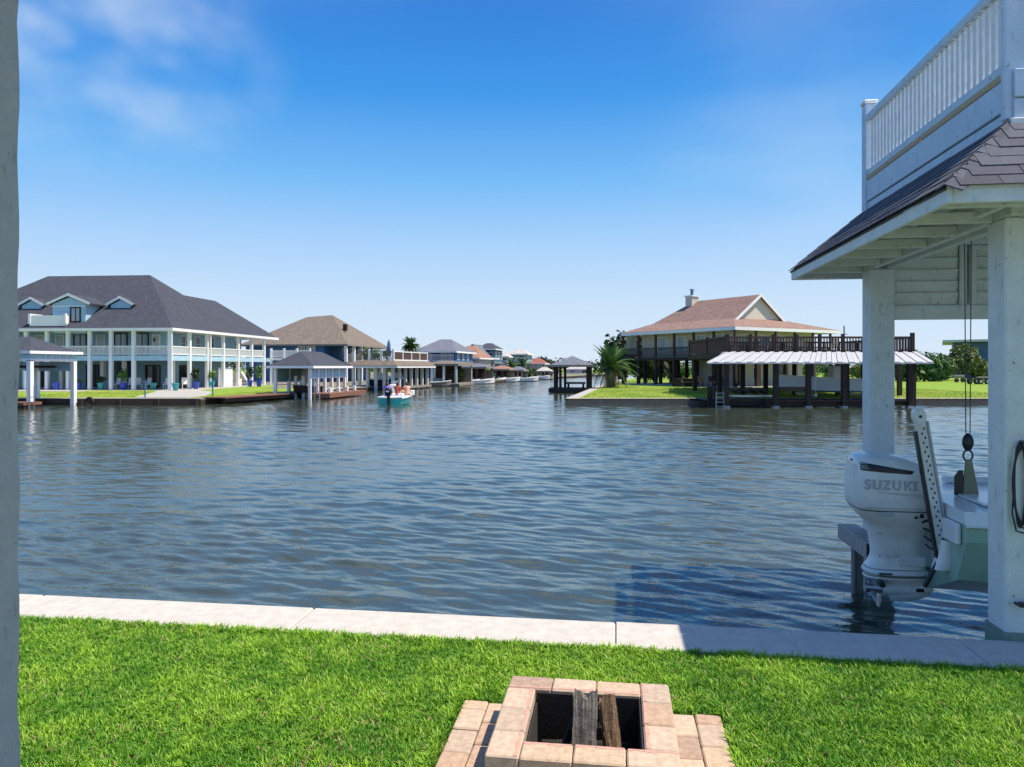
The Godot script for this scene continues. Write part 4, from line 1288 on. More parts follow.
	# timber facing of the left lot's front
	var fc := thing("timber_bulkhead", "dark brown timber bulkhead facing below the blue house's lawn", "bulkhead", Vector3(-19.7, WATER, -46.55))
	for k in 3: span("facing_board", M.timber_brown, fc, Vector3(-40, 0.02 + 0.12 * k, 0.0), Vector3(0, 0.13 + 0.12 * k, 0.06))
	for k in 16: span("pile", M.timber_dark, fc, Vector3(-0.3 - 2.4 * k, -1.0, 0.065), Vector3(-0.06 - 2.4 * k, 0.36, 0.20))
	var ty := thing("tyre_fender", "black rubber fender hanging on the dark timber bulkhead", "fender", Vector3(-26.4, WATER, -46.35))
	var tg := G.new()
	var tp := []
	for i in 17: tp.append(Vector3(cos(TAU * i / 16) * 0.22, 0.22 + sin(TAU * i / 16) * 0.22, 0.1))
	tg.tube(tp, [0.09], 8)
	part("tyre", tg, M.rubber, ty)
	var fp := thing("bollard", "slim dark post at the edge of the concrete apron", "post", Vector3(-23.6, BANK, -47.6), 0.0, "slim dark posts at the bulkhead")
	bx("shaft", M.steel_blue, fp, Vector3(0, 0.55, 0), Vector3(0.07, 1.1, 0.07), 0.01); bx("cap", M.steel_blue, fp, Vector3(0, 1.12, 0), Vector3(0.10, 0.05, 0.10), 0.01)
	var fp2 := fp.duplicate()
	fp2.name = numbered("bollard")
	add_child(fp2)
	fp2.position = Vector3(-19.9, BANK, -49.2)
	fp2.set_meta("label", "slim dark post on the lawn beside the red boardwalk")

# ---------- the big blue house on the left ----------
func dormer(parent: Node, called: String, X: float, z: float, y0: float, ye: float, yp: float, w: float, ew: float, back: float, wall: Material) -> Node3D:
	var n := Node3D.new()
	n.name = called
	parent.add_child(n, true)
	n.position = Vector3(X, 0, z)
	var g := G.new()
	var ring := func(zz: float) -> PackedVector3Array: return PackedVector3Array([Vector3(-w / 2, y0 - 1.0, zz), Vector3(w / 2, y0 - 1.0, zz), Vector3(w / 2, ye, zz), Vector3(0, ye + (yp - ye) * w / ew, zz), Vector3(-w / 2, ye, zz)])
	g.loft([ring.call(0.0), ring.call(-back)], true, -1)
	part("gable_wall", g, wall, n)
	for s in [-1, 1]:
		var rf := G.new()
		var e := Vector3(s * ew / 2, ye - 0.05, 0.16); var p := Vector3(0, yp, 0.16)
		var bk := Vector3(0, 0, -back - 0.6); var up := Vector3(0, 0.1, 0)
		rf.loft([PackedVector3Array([e, p, p + bk, e + bk]), PackedVector3Array([e + up, p + up, p + up + bk, e + up + bk])], true, -1)
		part("roof_slope", rf, M.roof_grey, n)
		var tr := G.new()
		tr.bar(e + Vector3(0, 0.04, 0.03), p + Vector3(0, 0.04, 0.03), 0.05, 0.2)
		part("barge_board", tr, M.white, n)
	return n
func make_blue_house() -> void:
	var t := thing("blue_house", "large pale blue two storey house with wrap around white porches and dark hip roof", "house", Vector3(-28.65, BANK, -62), deg_to_rad(-5.1))
	var cols := [0.0, -3.2, -5.2, -7.1, -9.05, -10.95, -12.85, -14.8, -16.7, -18.6, -20.5, -22.0]
	for X in cols: span("column", M.white, t, Vector3(X - 0.135, 0, -0.135), Vector3(X + 0.135, 5.0, 0.135))
	for k in range(1, 7): span("column", M.white, t, Vector3(-0.135, 0, -3.1 * k - 0.135), Vector3(0.135, 5.0, -3.1 * k + 0.135))
	for X in [-1.6, -6.1, -8.1, -12, -15.5]: span("inner_column", M.white, t, Vector3(X - 0.15, 0, -3.35), Vector3(X + 0.15, 2.5, -3.05))
	# upper floor
	span("floor_slab", M.porch_floor, t, Vector3(-22.1, 2.56, -20.6), Vector3(-0.03, 2.90, -0.12))
	span("rim_board", M.pale_blue, t, Vector3(-22.1, 2.50, -0.115), Vector3(0.0, 2.93, 0.10)); span("rim_board", M.pale_blue, t, Vector3(-0.028, 2.50, -20.6), Vector3(0.10, 2.93, -0.118))
	for i in cols.size() - 1: railing(t, Vector3(cols[i] - 0.17, 2.93, 0.0), Vector3(cols[i + 1] + 0.17, 2.93, 0.0), 0.82, M.white, 0.11, 0.045)
	for k in 6: railing(t, Vector3(0, 2.93, -3.1 * k - 0.17), Vector3(0, 2.93, -3.1 * (k + 1) + 0.17), 0.82, M.white, 0.11, 0.045)
	span("upper_wall", M.sky_blue, t, Vector3(-21.5, 2.91, -18.3), Vector3(-2.4, 5.15, -2.6))
	var wx := [[-9.8, true], [-6.0, true], [-4.05, true], [-13.6, false], [-11.7, false], [-7.9, false], [-17.0, true], [-19.5, false], [-2.75, false]]
	for w in wx:
		if w[1]: window(t, Vector3(w[0], 3.95, -2.6), 1.15, 1.95, 0, M.timber_dark, M.glass_pale, 2, 1, "french_door")
		else: window(t, Vector3(w[0], 4.15, -2.6), 0.62 if w[0] > -3 else 0.75, 1.25, 0, M.white, M.blind, 1, 2)
	for d in [4.0, 6.3, 8.9, 14.2, 16.9]: window(t, Vector3(-2.4, 4.15, -d), 0.85, 1.4, PI / 2, M.white, M.glass_dark, 1, 2)
	window(t, Vector3(-2.4, 3.95, -11.6), 1.0, 1.95, PI / 2, M.white, M.glass_dark, 1, 1, "french_door")
	for X in [-5.0, -8.9, -2.9]: bx("wall_lamp", M.black_plastic, t, Vector3(X, 4.35, -2.55), Vector3(0.14, 0.3, 0.14), 0.02)
	# ground floor: rooms set far back, dark openings
	span("ground_wall", M.sky_blue, t, Vector3(-21.0, 0, -17.5), Vector3(-9.2, 2.55, -6.0)); span("ground_wall", M.sky_blue, t, Vector3(-7.4, 0, -17.4), Vector3(-3.4, 2.55, -6.5))
	for X in [-19, -16.4, -13.5, -11]: window(t, Vector3(X, 1.15, -6.0), 1.2, 2.0, 0, M.timber_dark, M.glass_dark, 2, 1, "glass_door")
	window(t, Vector3(-5.4, 1.1, -6.5), 1.4, 2.0, 0, M.timber_dark, M.glass_dark, 2, 1, "glass_door")
	window(t, Vector3(-3.4, 1.1, -8.2), 1.4, 2.0, PI / 2, M.timber_dark, M.glass_dark, 2, 1, "glass_door")
	span("service_door", M.white, t, Vector3(-0.4, 0.05, -11.9), Vector3(-0.3, 1.9, -9.1)); span("cabinet", M.white, t, Vector3(-1.0, 0, -14.1), Vector3(-0.4, 0.75, -13.5))
	# outside stair up the right side
	var sg := Node3D.new()
	sg.name = "stair"
	t.add_child(sg)
	for k in 13: span("step", M.timber_grey, sg, Vector3(-1.6, 0.2 + 0.2 * k, -16.0 + 0.26 * k), Vector3(-0.5, 0.25 + 0.2 * k, -15.72 + 0.26 * k))
	var sr := G.new()
	sr.bar(Vector3(-0.45, 1.0, -16.0), Vector3(-0.45, 3.5, -12.6), 0.06, 0.12); sr.bar(Vector3(-0.45, 0.15, -16.0), Vector3(-0.45, 2.65, -12.6), 0.06, 0.25)
	part("stair_rail", sr, M.white, sg)
	# roofs
	part("main_roof", hip(-22.4, 0.45, 0.45, -14.6, 5.2, Vector3(-16.2, 10.6, -7), Vector3(-6.0, 10.6, -7), true), M.roof_grey, t)
	part("wing_roof", hip(-10.6, 0.44, -6.5, -21.3, 5.205, Vector3(-5.0, 9.1, -8.0), Vector3(-5.0, 9.1, -17.6), false), M.roof_grey, t)
	fascias(t, M.white, -22.4, 0.45, 0.45, -21.35, 5.2, 0.2)
	span("porch_ceiling", M.white, t, Vector3(-22.3, 5.02, -21.2), Vector3(0.4, 5.08, 0.40))
	for p in [Vector3(0.3, 0, 0.3), Vector3(0.3, 0, -6.3)]: span("downpipe", M.white, t, p + Vector3(-0.06, 0.0, -0.06), p + Vector3(0.06, 5.0, 0.06))
	var d1 := dormer(t, "dormer", -9.3, -0.45, 5.85, 7.35, 8.1, 3.0, 3.9, 4.5, M.pale_blue)
	window(d1, Vector3(0.6, 6.45, 0.0), 0.85, 1.2, 0, M.timber_dark, M.glass_pale, 2, 1, "french_door")
	span("sill_band", M.white, d1, Vector3(-1.52, 7.12, 0.005), Vector3(1.52, 7.22, 0.04))
	var dm := dormer(t, "dormer", -5.8, -2.2, 6.9, 7.4, 8.0, 1.8, 2.5, 2.5, M.pale_blue)
	span("sill", M.white, dm, Vector3(-0.95, 6.85, 0.005), Vector3(0.95, 6.97, 0.08))
	dormer(t, "dormer", -14.1, -2.2, 6.9, 7.4, 8.0, 1.8, 2.5, 2.5, M.pale_blue)
	var bal := Node3D.new()
	bal.name = "roof_balcony"
	t.add_child(bal)
	span("platform", M.white, bal, Vector3(-12.4, 5.45, 0.2), Vector3(-9.2, 5.62, -1.6))
	span("parapet", M.white, bal, Vector3(-12.4, 5.625, 0.15), Vector3(-9.2, 6.35, 0.2)); span("parapet", M.white, bal, Vector3(-9.25, 5.625, 0.14), Vector3(-9.2, 6.35, -0.44)); span("parapet", M.white, bal, Vector3(-12.4, 5.625, 0.14), Vector3(-12.35, 6.5, -1.6))
	for X in [-12.4, -9.2]: span("newel", M.white, bal, Vector3(X - 0.1, 5.63, 0.05), Vector3(X + 0.1, 6.5, 0.25))
	# rear balcony running out to the right
	span("rear_deck", M.white, t, Vector3(0.3, 2.7, -22.5), Vector3(5.2, 2.93, -19.0))
	for k in 4: span("newel", M.white, t, Vector3(0.5 + 1.45 * k, 2.93, -19.2), Vector3(0.7 + 1.45 * k, 4.0, -19.0))
	railing(t, Vector3(0.6, 2.93, -19.1), Vector3(5.1, 2.93, -19.1), 0.85, M.white, 0.1, 0.06)
	for X in [0.6, 5.0]: span("column", M.white, t, Vector3(X - 0.12, 0, -19.3), Vector3(X + 0.12, 2.7, -19.05))
	# pots and chairs on the porch
	var pots := [[56, "blue", 0.0], [78, "blue", 0.3], [101, "teal", 0.55], [123.5, "blue", 1.2], [153, "teal", 0.0], [175.5, "teal", 0.0], [196, "blue", 1.25], [211.5, "teal", 1.2], [250, "blue", 1.5], [259, "blue", 1.6]]
	var lb := ["cobalt blue glazed pot behind the white boat shelter", "cobalt blue glazed pot with a short plant right of the boat shelter", "teal glazed pot with a short plant between two porch columns", "cobalt blue glazed pot with a bushy plant beside white chairs", "empty teal glazed pot in front of an inner porch column", "empty teal glazed pot beside the porch corner column", "cobalt blue glazed pot with tall leafy plant beyond the corner column", "teal glazed pot with a leafy plant beside the white service door", "blue glazed pot with dark shrub near the outside stair", "blue glazed pot with dark shrub beside the second boat shelter"]
	for i in pots.size():
		var p: Array = pots[i]
		var zz: float = 62.6 if i < 5 else [61.0, 65.0, 68.4, 74.0, 73.0][i - 5]
		var at := pv(p[0], 389, zz)
		at.y = BANK + 0.03
		potted(at, M.pot_blue if p[1] == "blue" else M.pot_teal, lb[i], 0.6, 20 + i, p[2])
	var cl := ["white patio chair beside the bushy cobalt blue pot", "white patio chair right of the bushy cobalt blue pot", "white patio chair behind the bar table on the porch", "white patio chair facing the bar table on the porch", "white patio chair by the porch corner column", "white patio chair beyond the porch corner column"]
	var cu := [116.0, 130.0, 138.0, 146.5, 167.0, 185.0]
	for i in 6:
		var at := pv(cu[i], 389, 64.5 if i < 5 else 65.8)
		at.y = BANK + 0.03
		chair(at, 0.5 * (i % 3 - 1), M.white, cl[i], "white chairs on the porch")
func gable_wall_tri(parent: Node, m: Material, a: Vector3, b: Vector3, c: Vector3, depth: Vector3, called := "gable") -> void:
	var g := G.new()
	g.loft([PackedVector3Array([a, b, c]), PackedVector3Array([a + depth, b + depth, c + depth])], true, -1)
	part(called, g, m, parent)

# ---------- boat shelters ----------
func make_shelters() -> void:
	# first shelter: over the water in front of the blue house
	var a := thing("boat_shelter", "small white and blue boat shelter with dark roof standing on the timber bulkhead", "boat shelter", Vector3(-28.0, WATER, -43.0), deg_to_rad(-9))
	var top := EYE + 0.97 - WATER - 0.1
	for p in [[0, 0], [0, -3.4], [-2.6, -3.4], [-3.6, 0]]: span("post", M.white, a, Vector3(p[0] - 0.13, -1.0, p[1] - 0.13), Vector3(p[0] + 0.13, top - 0.5, p[1] + 0.13))
	span("header", M.white, a, Vector3(-0.13, top - 0.55, -3.55), Vector3(0.13, top - 0.40, 0.13)); span("header", M.white, a, Vector3(-3.73, top - 0.55, -3.55), Vector3(-3.47, top - 0.40, 0.13))
	span("header", M.white, a, Vector3(-3.46, top - 0.55, -0.13), Vector3(-0.14, top - 0.4, 0.13))
	span("siding", M.pale_blue, a, Vector3(-0.08, top - 0.395, -3.55), Vector3(0.10, top, 0.10)); span("siding", M.sky_blue, a, Vector3(-3.70, top - 1.1, -3.55), Vector3(-3.56, top - 0.57, 0.10)); span("siding", M.pale_blue, a, Vector3(-3.55, top - 0.395, -0.08), Vector3(-0.09, top, 0.10))
	span("siding", M.sky_blue, a, Vector3(-3.46, top - 1.15, -3.5), Vector3(-0.14, top - 0.57, -3.42))
	for k in 6: span("batten", M.white, a, Vector3(0.101, top - 0.395, -0.5 - 0.55 * k), Vector3(0.12, top, -0.45 - 0.55 * k))
	part("roof", hip(-4.0, 0.3, 0.35, -3.75, top + 0.02, Vector3(-2.2, top + 0.95, -1.7), Vector3(-1.5, top + 0.95, -1.7), true), M.roof_grey, a)
	fascias(a, M.white, -4.0, 0.3, 0.35, -3.75, top + 0.02, 0.14)
	span("dock", M.timber_red, a, Vector3(-4.0, 0.18, -0.6), Vector3(0.25, 0.34, 0.75))
	span("dock_beam", M.timber_dark, a, Vector3(-4.0, 0.0, -0.5), Vector3(0.2, 0.175, 0.65))
	var ld := G.new()
	for s in [0.0, 0.35]: ld.bar(Vector3(0.4, -0.4, 0.5 - s), Vector3(0.4, 1.3, 0.5 - s), 0.05, 0.05)
	for k in 4: ld.bar(Vector3(0.4, -0.2 + 0.28 * k, 0.5), Vector3(0.4, -0.2 + 0.28 * k, 0.15), 0.05, 0.04)
	part("ladder", ld, M.steel, a)
	span("hoist_beam", M.timber_dark, a, Vector3(-3.2, top - 0.95, -2.6), Vector3(-0.5, top - 0.8, -2.45))
	# second shelter: beside the boardwalk
	var b := thing("boat_shelter", "dark roofed boat shelter with pale blue panelled side beside the red boardwalk", "boat shelter", Vector3(-14.75, WATER, -54.0), deg_to_rad(-7.5))
	var tp := EYE - WATER + 0.02
	for k in 6: span("post", M.white, b, Vector3(-0.1, -0.8, -1.42 * k - 0.1), Vector3(0.1, tp - 0.1, -1.42 * k + 0.1))
	for k in 4: span("post", M.white, b, Vector3(-2.75, -0.8, -2.3 * k - 0.1), Vector3(-2.55, tp - 0.1, -2.3 * k + 0.1))
	for X in [-1.75, -1.15]: span("lift_post", M.white, b, Vector3(X - 0.09, -0.8, -1.6), Vector3(X + 0.09, 1.7, -1.42))
	for k in 5: span("side_panel", M.pale_blue, b, Vector3(-0.05, tp - 0.82, -1.42 * (k + 1) + 0.11), Vector3(0.05, tp - 0.1, -1.42 * k - 0.11))
	for k in 10: span("batten", M.sky_blue, b, Vector3(0.051, tp - 0.82, -0.5 - 0.71 * k), Vector3(0.07, tp - 0.1, -0.44 - 0.71 * k))
	span("rail", M.white, b, Vector3(-0.08, tp - 0.9, -7.2), Vector3(0.085, tp - 0.825, 0.09))
	span("back_wall", M.teal_wall, b, Vector3(-2.7, tp - 1.1, -7.2), Vector3(-2.6, tp - 0.1, -0.11))
	span("hoist_frame", M.timber_dark, b, Vector3(-2.4, tp - 0.5, -5.0), Vector3(-0.2, tp - 0.2, -4.7))
	part("roof", hip(-3.15, 0.45, 0.5, -7.7, tp, Vector3(-1.35, tp + 1.15, -1.5), Vector3(-1.35, tp + 1.15, -5.6), false), M.roof_grey, b)
	fascias(b, M.white, -3.15, 0.45, 0.5, -7.7, tp, 0.14)
	span("dock", M.timber_red, b, Vector3(-0.5, 0.1, -8.6), Vector3(1.35, 0.42, -0.4)); span("dock", M.timber_dark, b, Vector3(-3.3, 0.05, -8.6), Vector3(-2.3, 0.38, 0.4))
	for k in 4: bx("bollard", M.white, b, Vector3(0.9, 0.62, -1.6 - 1.8 * k), Vector3(0.22, 0.4, 0.22), 0.03)
	var l2 := G.new()
	for s in [0.0, 0.4]: l2.bar(Vector3(0.25 + s, -0.4, -0.2), Vector3(0.25 + s, 1.5, -0.2), 0.06, 0.06)
	for k in 4: l2.bar(Vector3(0.25, -0.2 + 0.25 * k, -0.2), Vector3(0.65, -0.2 + 0.25 * k, -0.2), 0.05, 0.05)
	part("ladder", l2, M.grey_plank, b)
	# a kayak on end and a covered boat inside
	var kk := thing("kayak", "pale kayak hung upright inside the second boat shelter", "kayak", Vector3(-16.0, WATER + 0.95, -57.2), 0.2)
	var kr := []
	for i in 9:
		var f := i / 8.0
		var w := 0.34 * sin(PI * (0.04 + 0.92 * f))
		var ring := PackedVector3Array()
		for j in 12: ring.append(Vector3(cos(TAU * j / 12) * w, -0.1 + 1.7 * f, sin(TAU * j / 12) * w * 0.6))
		kr.append(ring)
	var kg := G.new()
	kg.loft(kr)
	part("shell", kg, M.blind, kk)
	skiff("covered_boat", "dark covered skiff on the lift in the second boat shelter", Vector3(-15.7, WATER + 0.25, -59.0), deg_to_rad(-95), 4.2, 1.5, M.timber_dark, M.dark_cloth, "moored boats")
func skiff(called: String, label: String, at: Vector3, turn: float, length: float, beam: float, hull: Material, deck: Material, group := "", height := 0.55) -> Node3D:
	var t := thing(called, label, "boat", at, turn, group)
	var rings := []
	var drings := []
	for k in [[0.0, 0.92, 0.0], [0.25, 1.0, 0.0], [0.55, 0.98, 0.02], [0.78, 0.72, 0.08], [0.93, 0.32, 0.2], [1.0, 0.04, 0.38]]:
		var w: float = beam / 2 * k[1]
		var x: float = length * k[0]
		var hh: float = height * (1.0 + 0.35 * k[0] * k[0])
		rings.append(PackedVector3Array([Vector3(x, hh, -w), Vector3(x, k[2] * height + 0.14, -w * 0.82), Vector3(x, k[2] * height, 0), Vector3(x, k[2] * height + 0.14, w * 0.82), Vector3(x, hh, w), Vector3(x, hh - 0.05, 0)]))
		drings.append(PackedVector3Array([Vector3(x, hh - 0.04, -w - 0.02), Vector3(x, hh + 0.05, -w), Vector3(x, hh + 0.02, 0), Vector3(x, hh + 0.05, w), Vector3(x, hh - 0.04, w + 0.02), Vector3(x, hh - 0.05, 0)]))
	var g := G.new()
	g.loft(rings, true, -1)
	part("hull", g, hull, t)
	var d := G.new()
	d.loft(drings, true, -1)
	part("deck", d, deck, t)
	return t

# ---------- people ----------
func figure(bones: Array, cell := 0.032) -> ArrayMesh:
	var lo := Vector3.ONE * 99; var hi := -lo
	for b in bones:
		for k in [0, 2]:
			var rr: float = b[k + 1] + 0.06
			lo = lo.min(b[k] - Vector3.ONE * rr); hi = hi.max(b[k] + Vector3.ONE * rr)
	var n := Vector3i((hi - lo) / cell) + Vector3i(2, 2, 2)
	var val := PackedFloat32Array()
	val.resize(n.x * n.y * n.z)
	var at := func(x: int, y: int, z: int) -> int: return (z * n.y + y) * n.x + x
	for z in n.z:
		for y in n.y:
			for x in n.x:
				var p := lo + Vector3(x, y, z) * cell
				var s := 0.0
				for b in bones:
					var ab: Vector3 = b[2] - b[0]
					var h := clampf((p - b[0]).dot(ab) / maxf(ab.length_squared(), 1e-6), 0, 1)
					s += exp(-28.0 * ((p - b[0] - ab * h).length() - lerpf(b[1], b[3], h)))
				val[at.call(x, y, z)] = -log(maxf(s, 1e-9)) / 28.0
	var vid := {}
	var V := PackedVector3Array()
	for z in n.z - 1:
		for y in n.y - 1:
			for x in n.x - 1:
				var acc := Vector3.ZERO
				var cnt := 0
				for e in [[0, 1], [2, 3], [4, 5], [6, 7], [0, 2], [1, 3], [4, 6], [5, 7], [0, 4], [1, 5], [2, 6], [3, 7]]:
					var pa := Vector3i(e[0] & 1, (e[0] >> 1) & 1, e[0] >> 2); var pb := Vector3i(e[1] & 1, (e[1] >> 1) & 1, e[1] >> 2)
					var va := val[at.call(x + pa.x, y + pa.y, z + pa.z)]; var vb := val[at.call(x + pb.x, y + pb.y, z + pb.z)]
					if (va < 0) != (vb < 0):
						acc += Vector3(pa).lerp(Vector3(pb), va / (va - vb)); cnt += 1
				if cnt:
					vid[at.call(x, y, z)] = V.size()
					V.append(lo + (Vector3(x, y, z) + acc / cnt) * cell)
	var st := SurfaceTool.new()
	st.begin(Mesh.PRIMITIVE_TRIANGLES)
	st.set_smooth_group(0)
	for z in range(1, n.z - 1):
		for y in range(1, n.y - 1):
			for x in range(1, n.x - 1):
				var v0 := val[at.call(x, y, z)]
				for ax in 3:
					var d := Vector3i(1 if ax == 0 else 0, 1 if ax == 1 else 0, 1 if ax == 2 else 0)
					var v1 := val[at.call(x + d.x, y + d.y, z + d.z)]
					if (v0 < 0) == (v1 < 0): continue
					var u := Vector3i(d.z, d.x, d.y); var w := Vector3i(d.y, d.z, d.x)
					var ids := []
					for c in [Vector3i.ZERO, u, u + w, w]:
						var k: int = at.call(x - c.x, y - c.y, z - c.z)
						ids.append(vid.get(k, -1))
					if ids.has(-1): continue
					if v0 < 0: ids.reverse()
					for k in [0, 1, 2, 0, 2, 3]: st.add_vertex(V[ids[k]])
	st.generate_normals()
	return st.commit()
func seated(label: String, at: Vector3, turn: float, shirt: Material, lean: float, arm: float, hair_len: float) -> void:
	var t := thing("person", label, "person", at, turn, "people in the teal skiff")
	# faces +x; the hips are at the origin
	var hip := Vector3(0, 0.1, 0); var chest := Vector3(lean * 0.3, 0.42, 0); var neck := Vector3(lean * 0.42, 0.58, 0); var head := Vector3(lean * 0.46 + 0.02, 0.73, 0)
	var skin := [[neck, 0.055, head, 0.06], [head + Vector3(0, 0.03, 0), 0.095, head + Vector3(0.015, -0.05, 0), 0.075], [head + Vector3(0.09, -0.01, 0), 0.018, head + Vector3(0.095, -0.03, 0), 0.02]]
	var cloth := [[hip, 0.15, chest, 0.135], [chest, 0.13, neck, 0.06]]
	for s in [-1, 1]:
		var sh := neck + Vector3(0, -0.06, 0.17 * s)
		cloth.append([chest + Vector3(0, 0.08, 0), 0.09, sh, 0.065])
		var el: Vector3 = sh + Vector3(0.12 + arm * 0.1, -0.25, 0.06 * s)
		var hand: Vector3 = el + Vector3(0.22, -0.02 + arm * 0.12, -0.05 * s)
		cloth.append([sh, 0.06, sh.lerp(el, 0.55), 0.055])
		skin.append([sh, 0.048, el, 0.04]); skin.append([el, 0.04, hand, 0.028])
		skin.append([hand, 0.03, hand + Vector3(0.07, -0.01, 0), 0.022])
		for f in 4: skin.append([hand + Vector3(0.05, -0.005, (f - 1.5) * 0.02), 0.010, hand + Vector3(0.12, -0.03, (f - 1.5) * 0.024), 0.008])
		skin.append([hand + Vector3(0.0, 0.01, -0.03 * s), 0.011, hand + Vector3(0.06, 0.01, -0.055 * s), 0.009])
		var knee := Vector3(0.42, 0.12, 0.13 * s)
		cloth.append([hip + Vector3(0, -0.02, 0.08 * s), 0.105, knee * 0.6 + Vector3(0, 0.04, 0.03 * s), 0.085])
		skin.append([hip + Vector3(0, 0, 0.08 * s), 0.08, knee, 0.062]); skin.append([knee, 0.06, knee + Vector3(0.05, -0.36, 0), 0.04]); skin.append([knee + Vector3(0.03, -0.37, 0), 0.035, knee + Vector3(0.2, -0.40, 0), 0.03])
	skin.append([hip, 0.11, chest, 0.11]); skin.append([chest, 0.11, neck, 0.05])
	put("body", figure(skin, 0.026), M.skin, t)
	put("clothing", figure(cloth), shirt, t)
	put("hair", figure([[head + Vector3(-0.02, 0.06, 0), 0.093, head + Vector3(-0.035, -0.03, 0), 0.085], [head + Vector3(-0.06, 0, 0), 0.06, head + Vector3(-0.08, -hair_len, 0), 0.035]]), M.hair, t)
func make_skiff() -> void:
	var at := Vector3(-7.6, WATER - 0.12, -45.9)
	var turn := deg_to_rad(85)
	var t := skiff("motor_skiff", "teal and white open skiff with three people moving up the canal", at, turn, 4.3, 1.72, M.boat_teal, M.gel_white, "", 0.58)
	span("console", M.gel_white, t, Vector3(2.3, 0.6, -0.62), Vector3(2.9, 1.35, -0.15), 0.05); span("windscreen", M.glass_pale, t, Vector3(2.85, 1.35, -0.6), Vector3(2.9, 1.6, -0.17)); span("seat_box", M.gel_white, t, Vector3(1.2, 0.58, -0.55), Vector3(1.7, 0.82, 0.55), 0.03)
	var fr := G.new()
	for s in [-0.7, 0.05]: fr.tube([Vector3(2.4, 0.6, s), Vector3(2.4, 1.95, s)], [0.025], 6)
	part("top_frame", fr, M.steel, t)
	span("cooler", M.gel_white, t, Vector3(3.3, 0.6, 0.2), Vector3(3.8, 0.95, 0.75), 0.03)
	var e := Node3D.new()
	e.name = "outboard_motor"
	t.add_child(e)
	tag(e, "black outboard motor on the skiff's stern")
	var g := G.new()
	g.loft([super_ring(1.22, -0.42, -0.12, 0.13, 3, 16), super_ring(1.16, -0.5, -0.05, 0.2, 3.4, 16), super_ring(0.85, -0.5, -0.02, 0.21, 3.4, 16), super_ring(0.72, -0.42, -0.05, 0.15, 3, 16)])
	part("cowling", g, M.black_plastic, e)
	var l := G.new()
	l.loft([super_ring(0.71, -0.38, -0.1, 0.1, 3, 12), super_ring(0.2, -0.34, -0.14, 0.08, 3, 12), super_ring(-0.2, -0.32, -0.18, 0.04, 3, 12)])
	part("leg", l, M.black_plastic, e)
	bx("decal", M.gel_white, e, Vector3(-0.505, 1.0, 0), Vector3(0.006, 0.09, 0.2))
	var b := Basis(Vector3.UP, turn)
	seated("person in a purple shirt sitting at the stern of the teal skiff", at + b * Vector3(1.05, 0.66, -0.42), turn, M.purple, 0.0, 0.0, 0.05)
	seated("person in dark red with long dark hair in the teal skiff", at + b * Vector3(1.35, 0.66, 0.15), turn - 0.3, M.rust_cloth, 0.15, 0.2, 0.22)
	seated("person with bare shoulders leaning forward at the side of the skiff", at + b * Vector3(1.9, 0.66, 0.72), turn + 0.5, M.peach, 0.5, 0.4, 0.1)

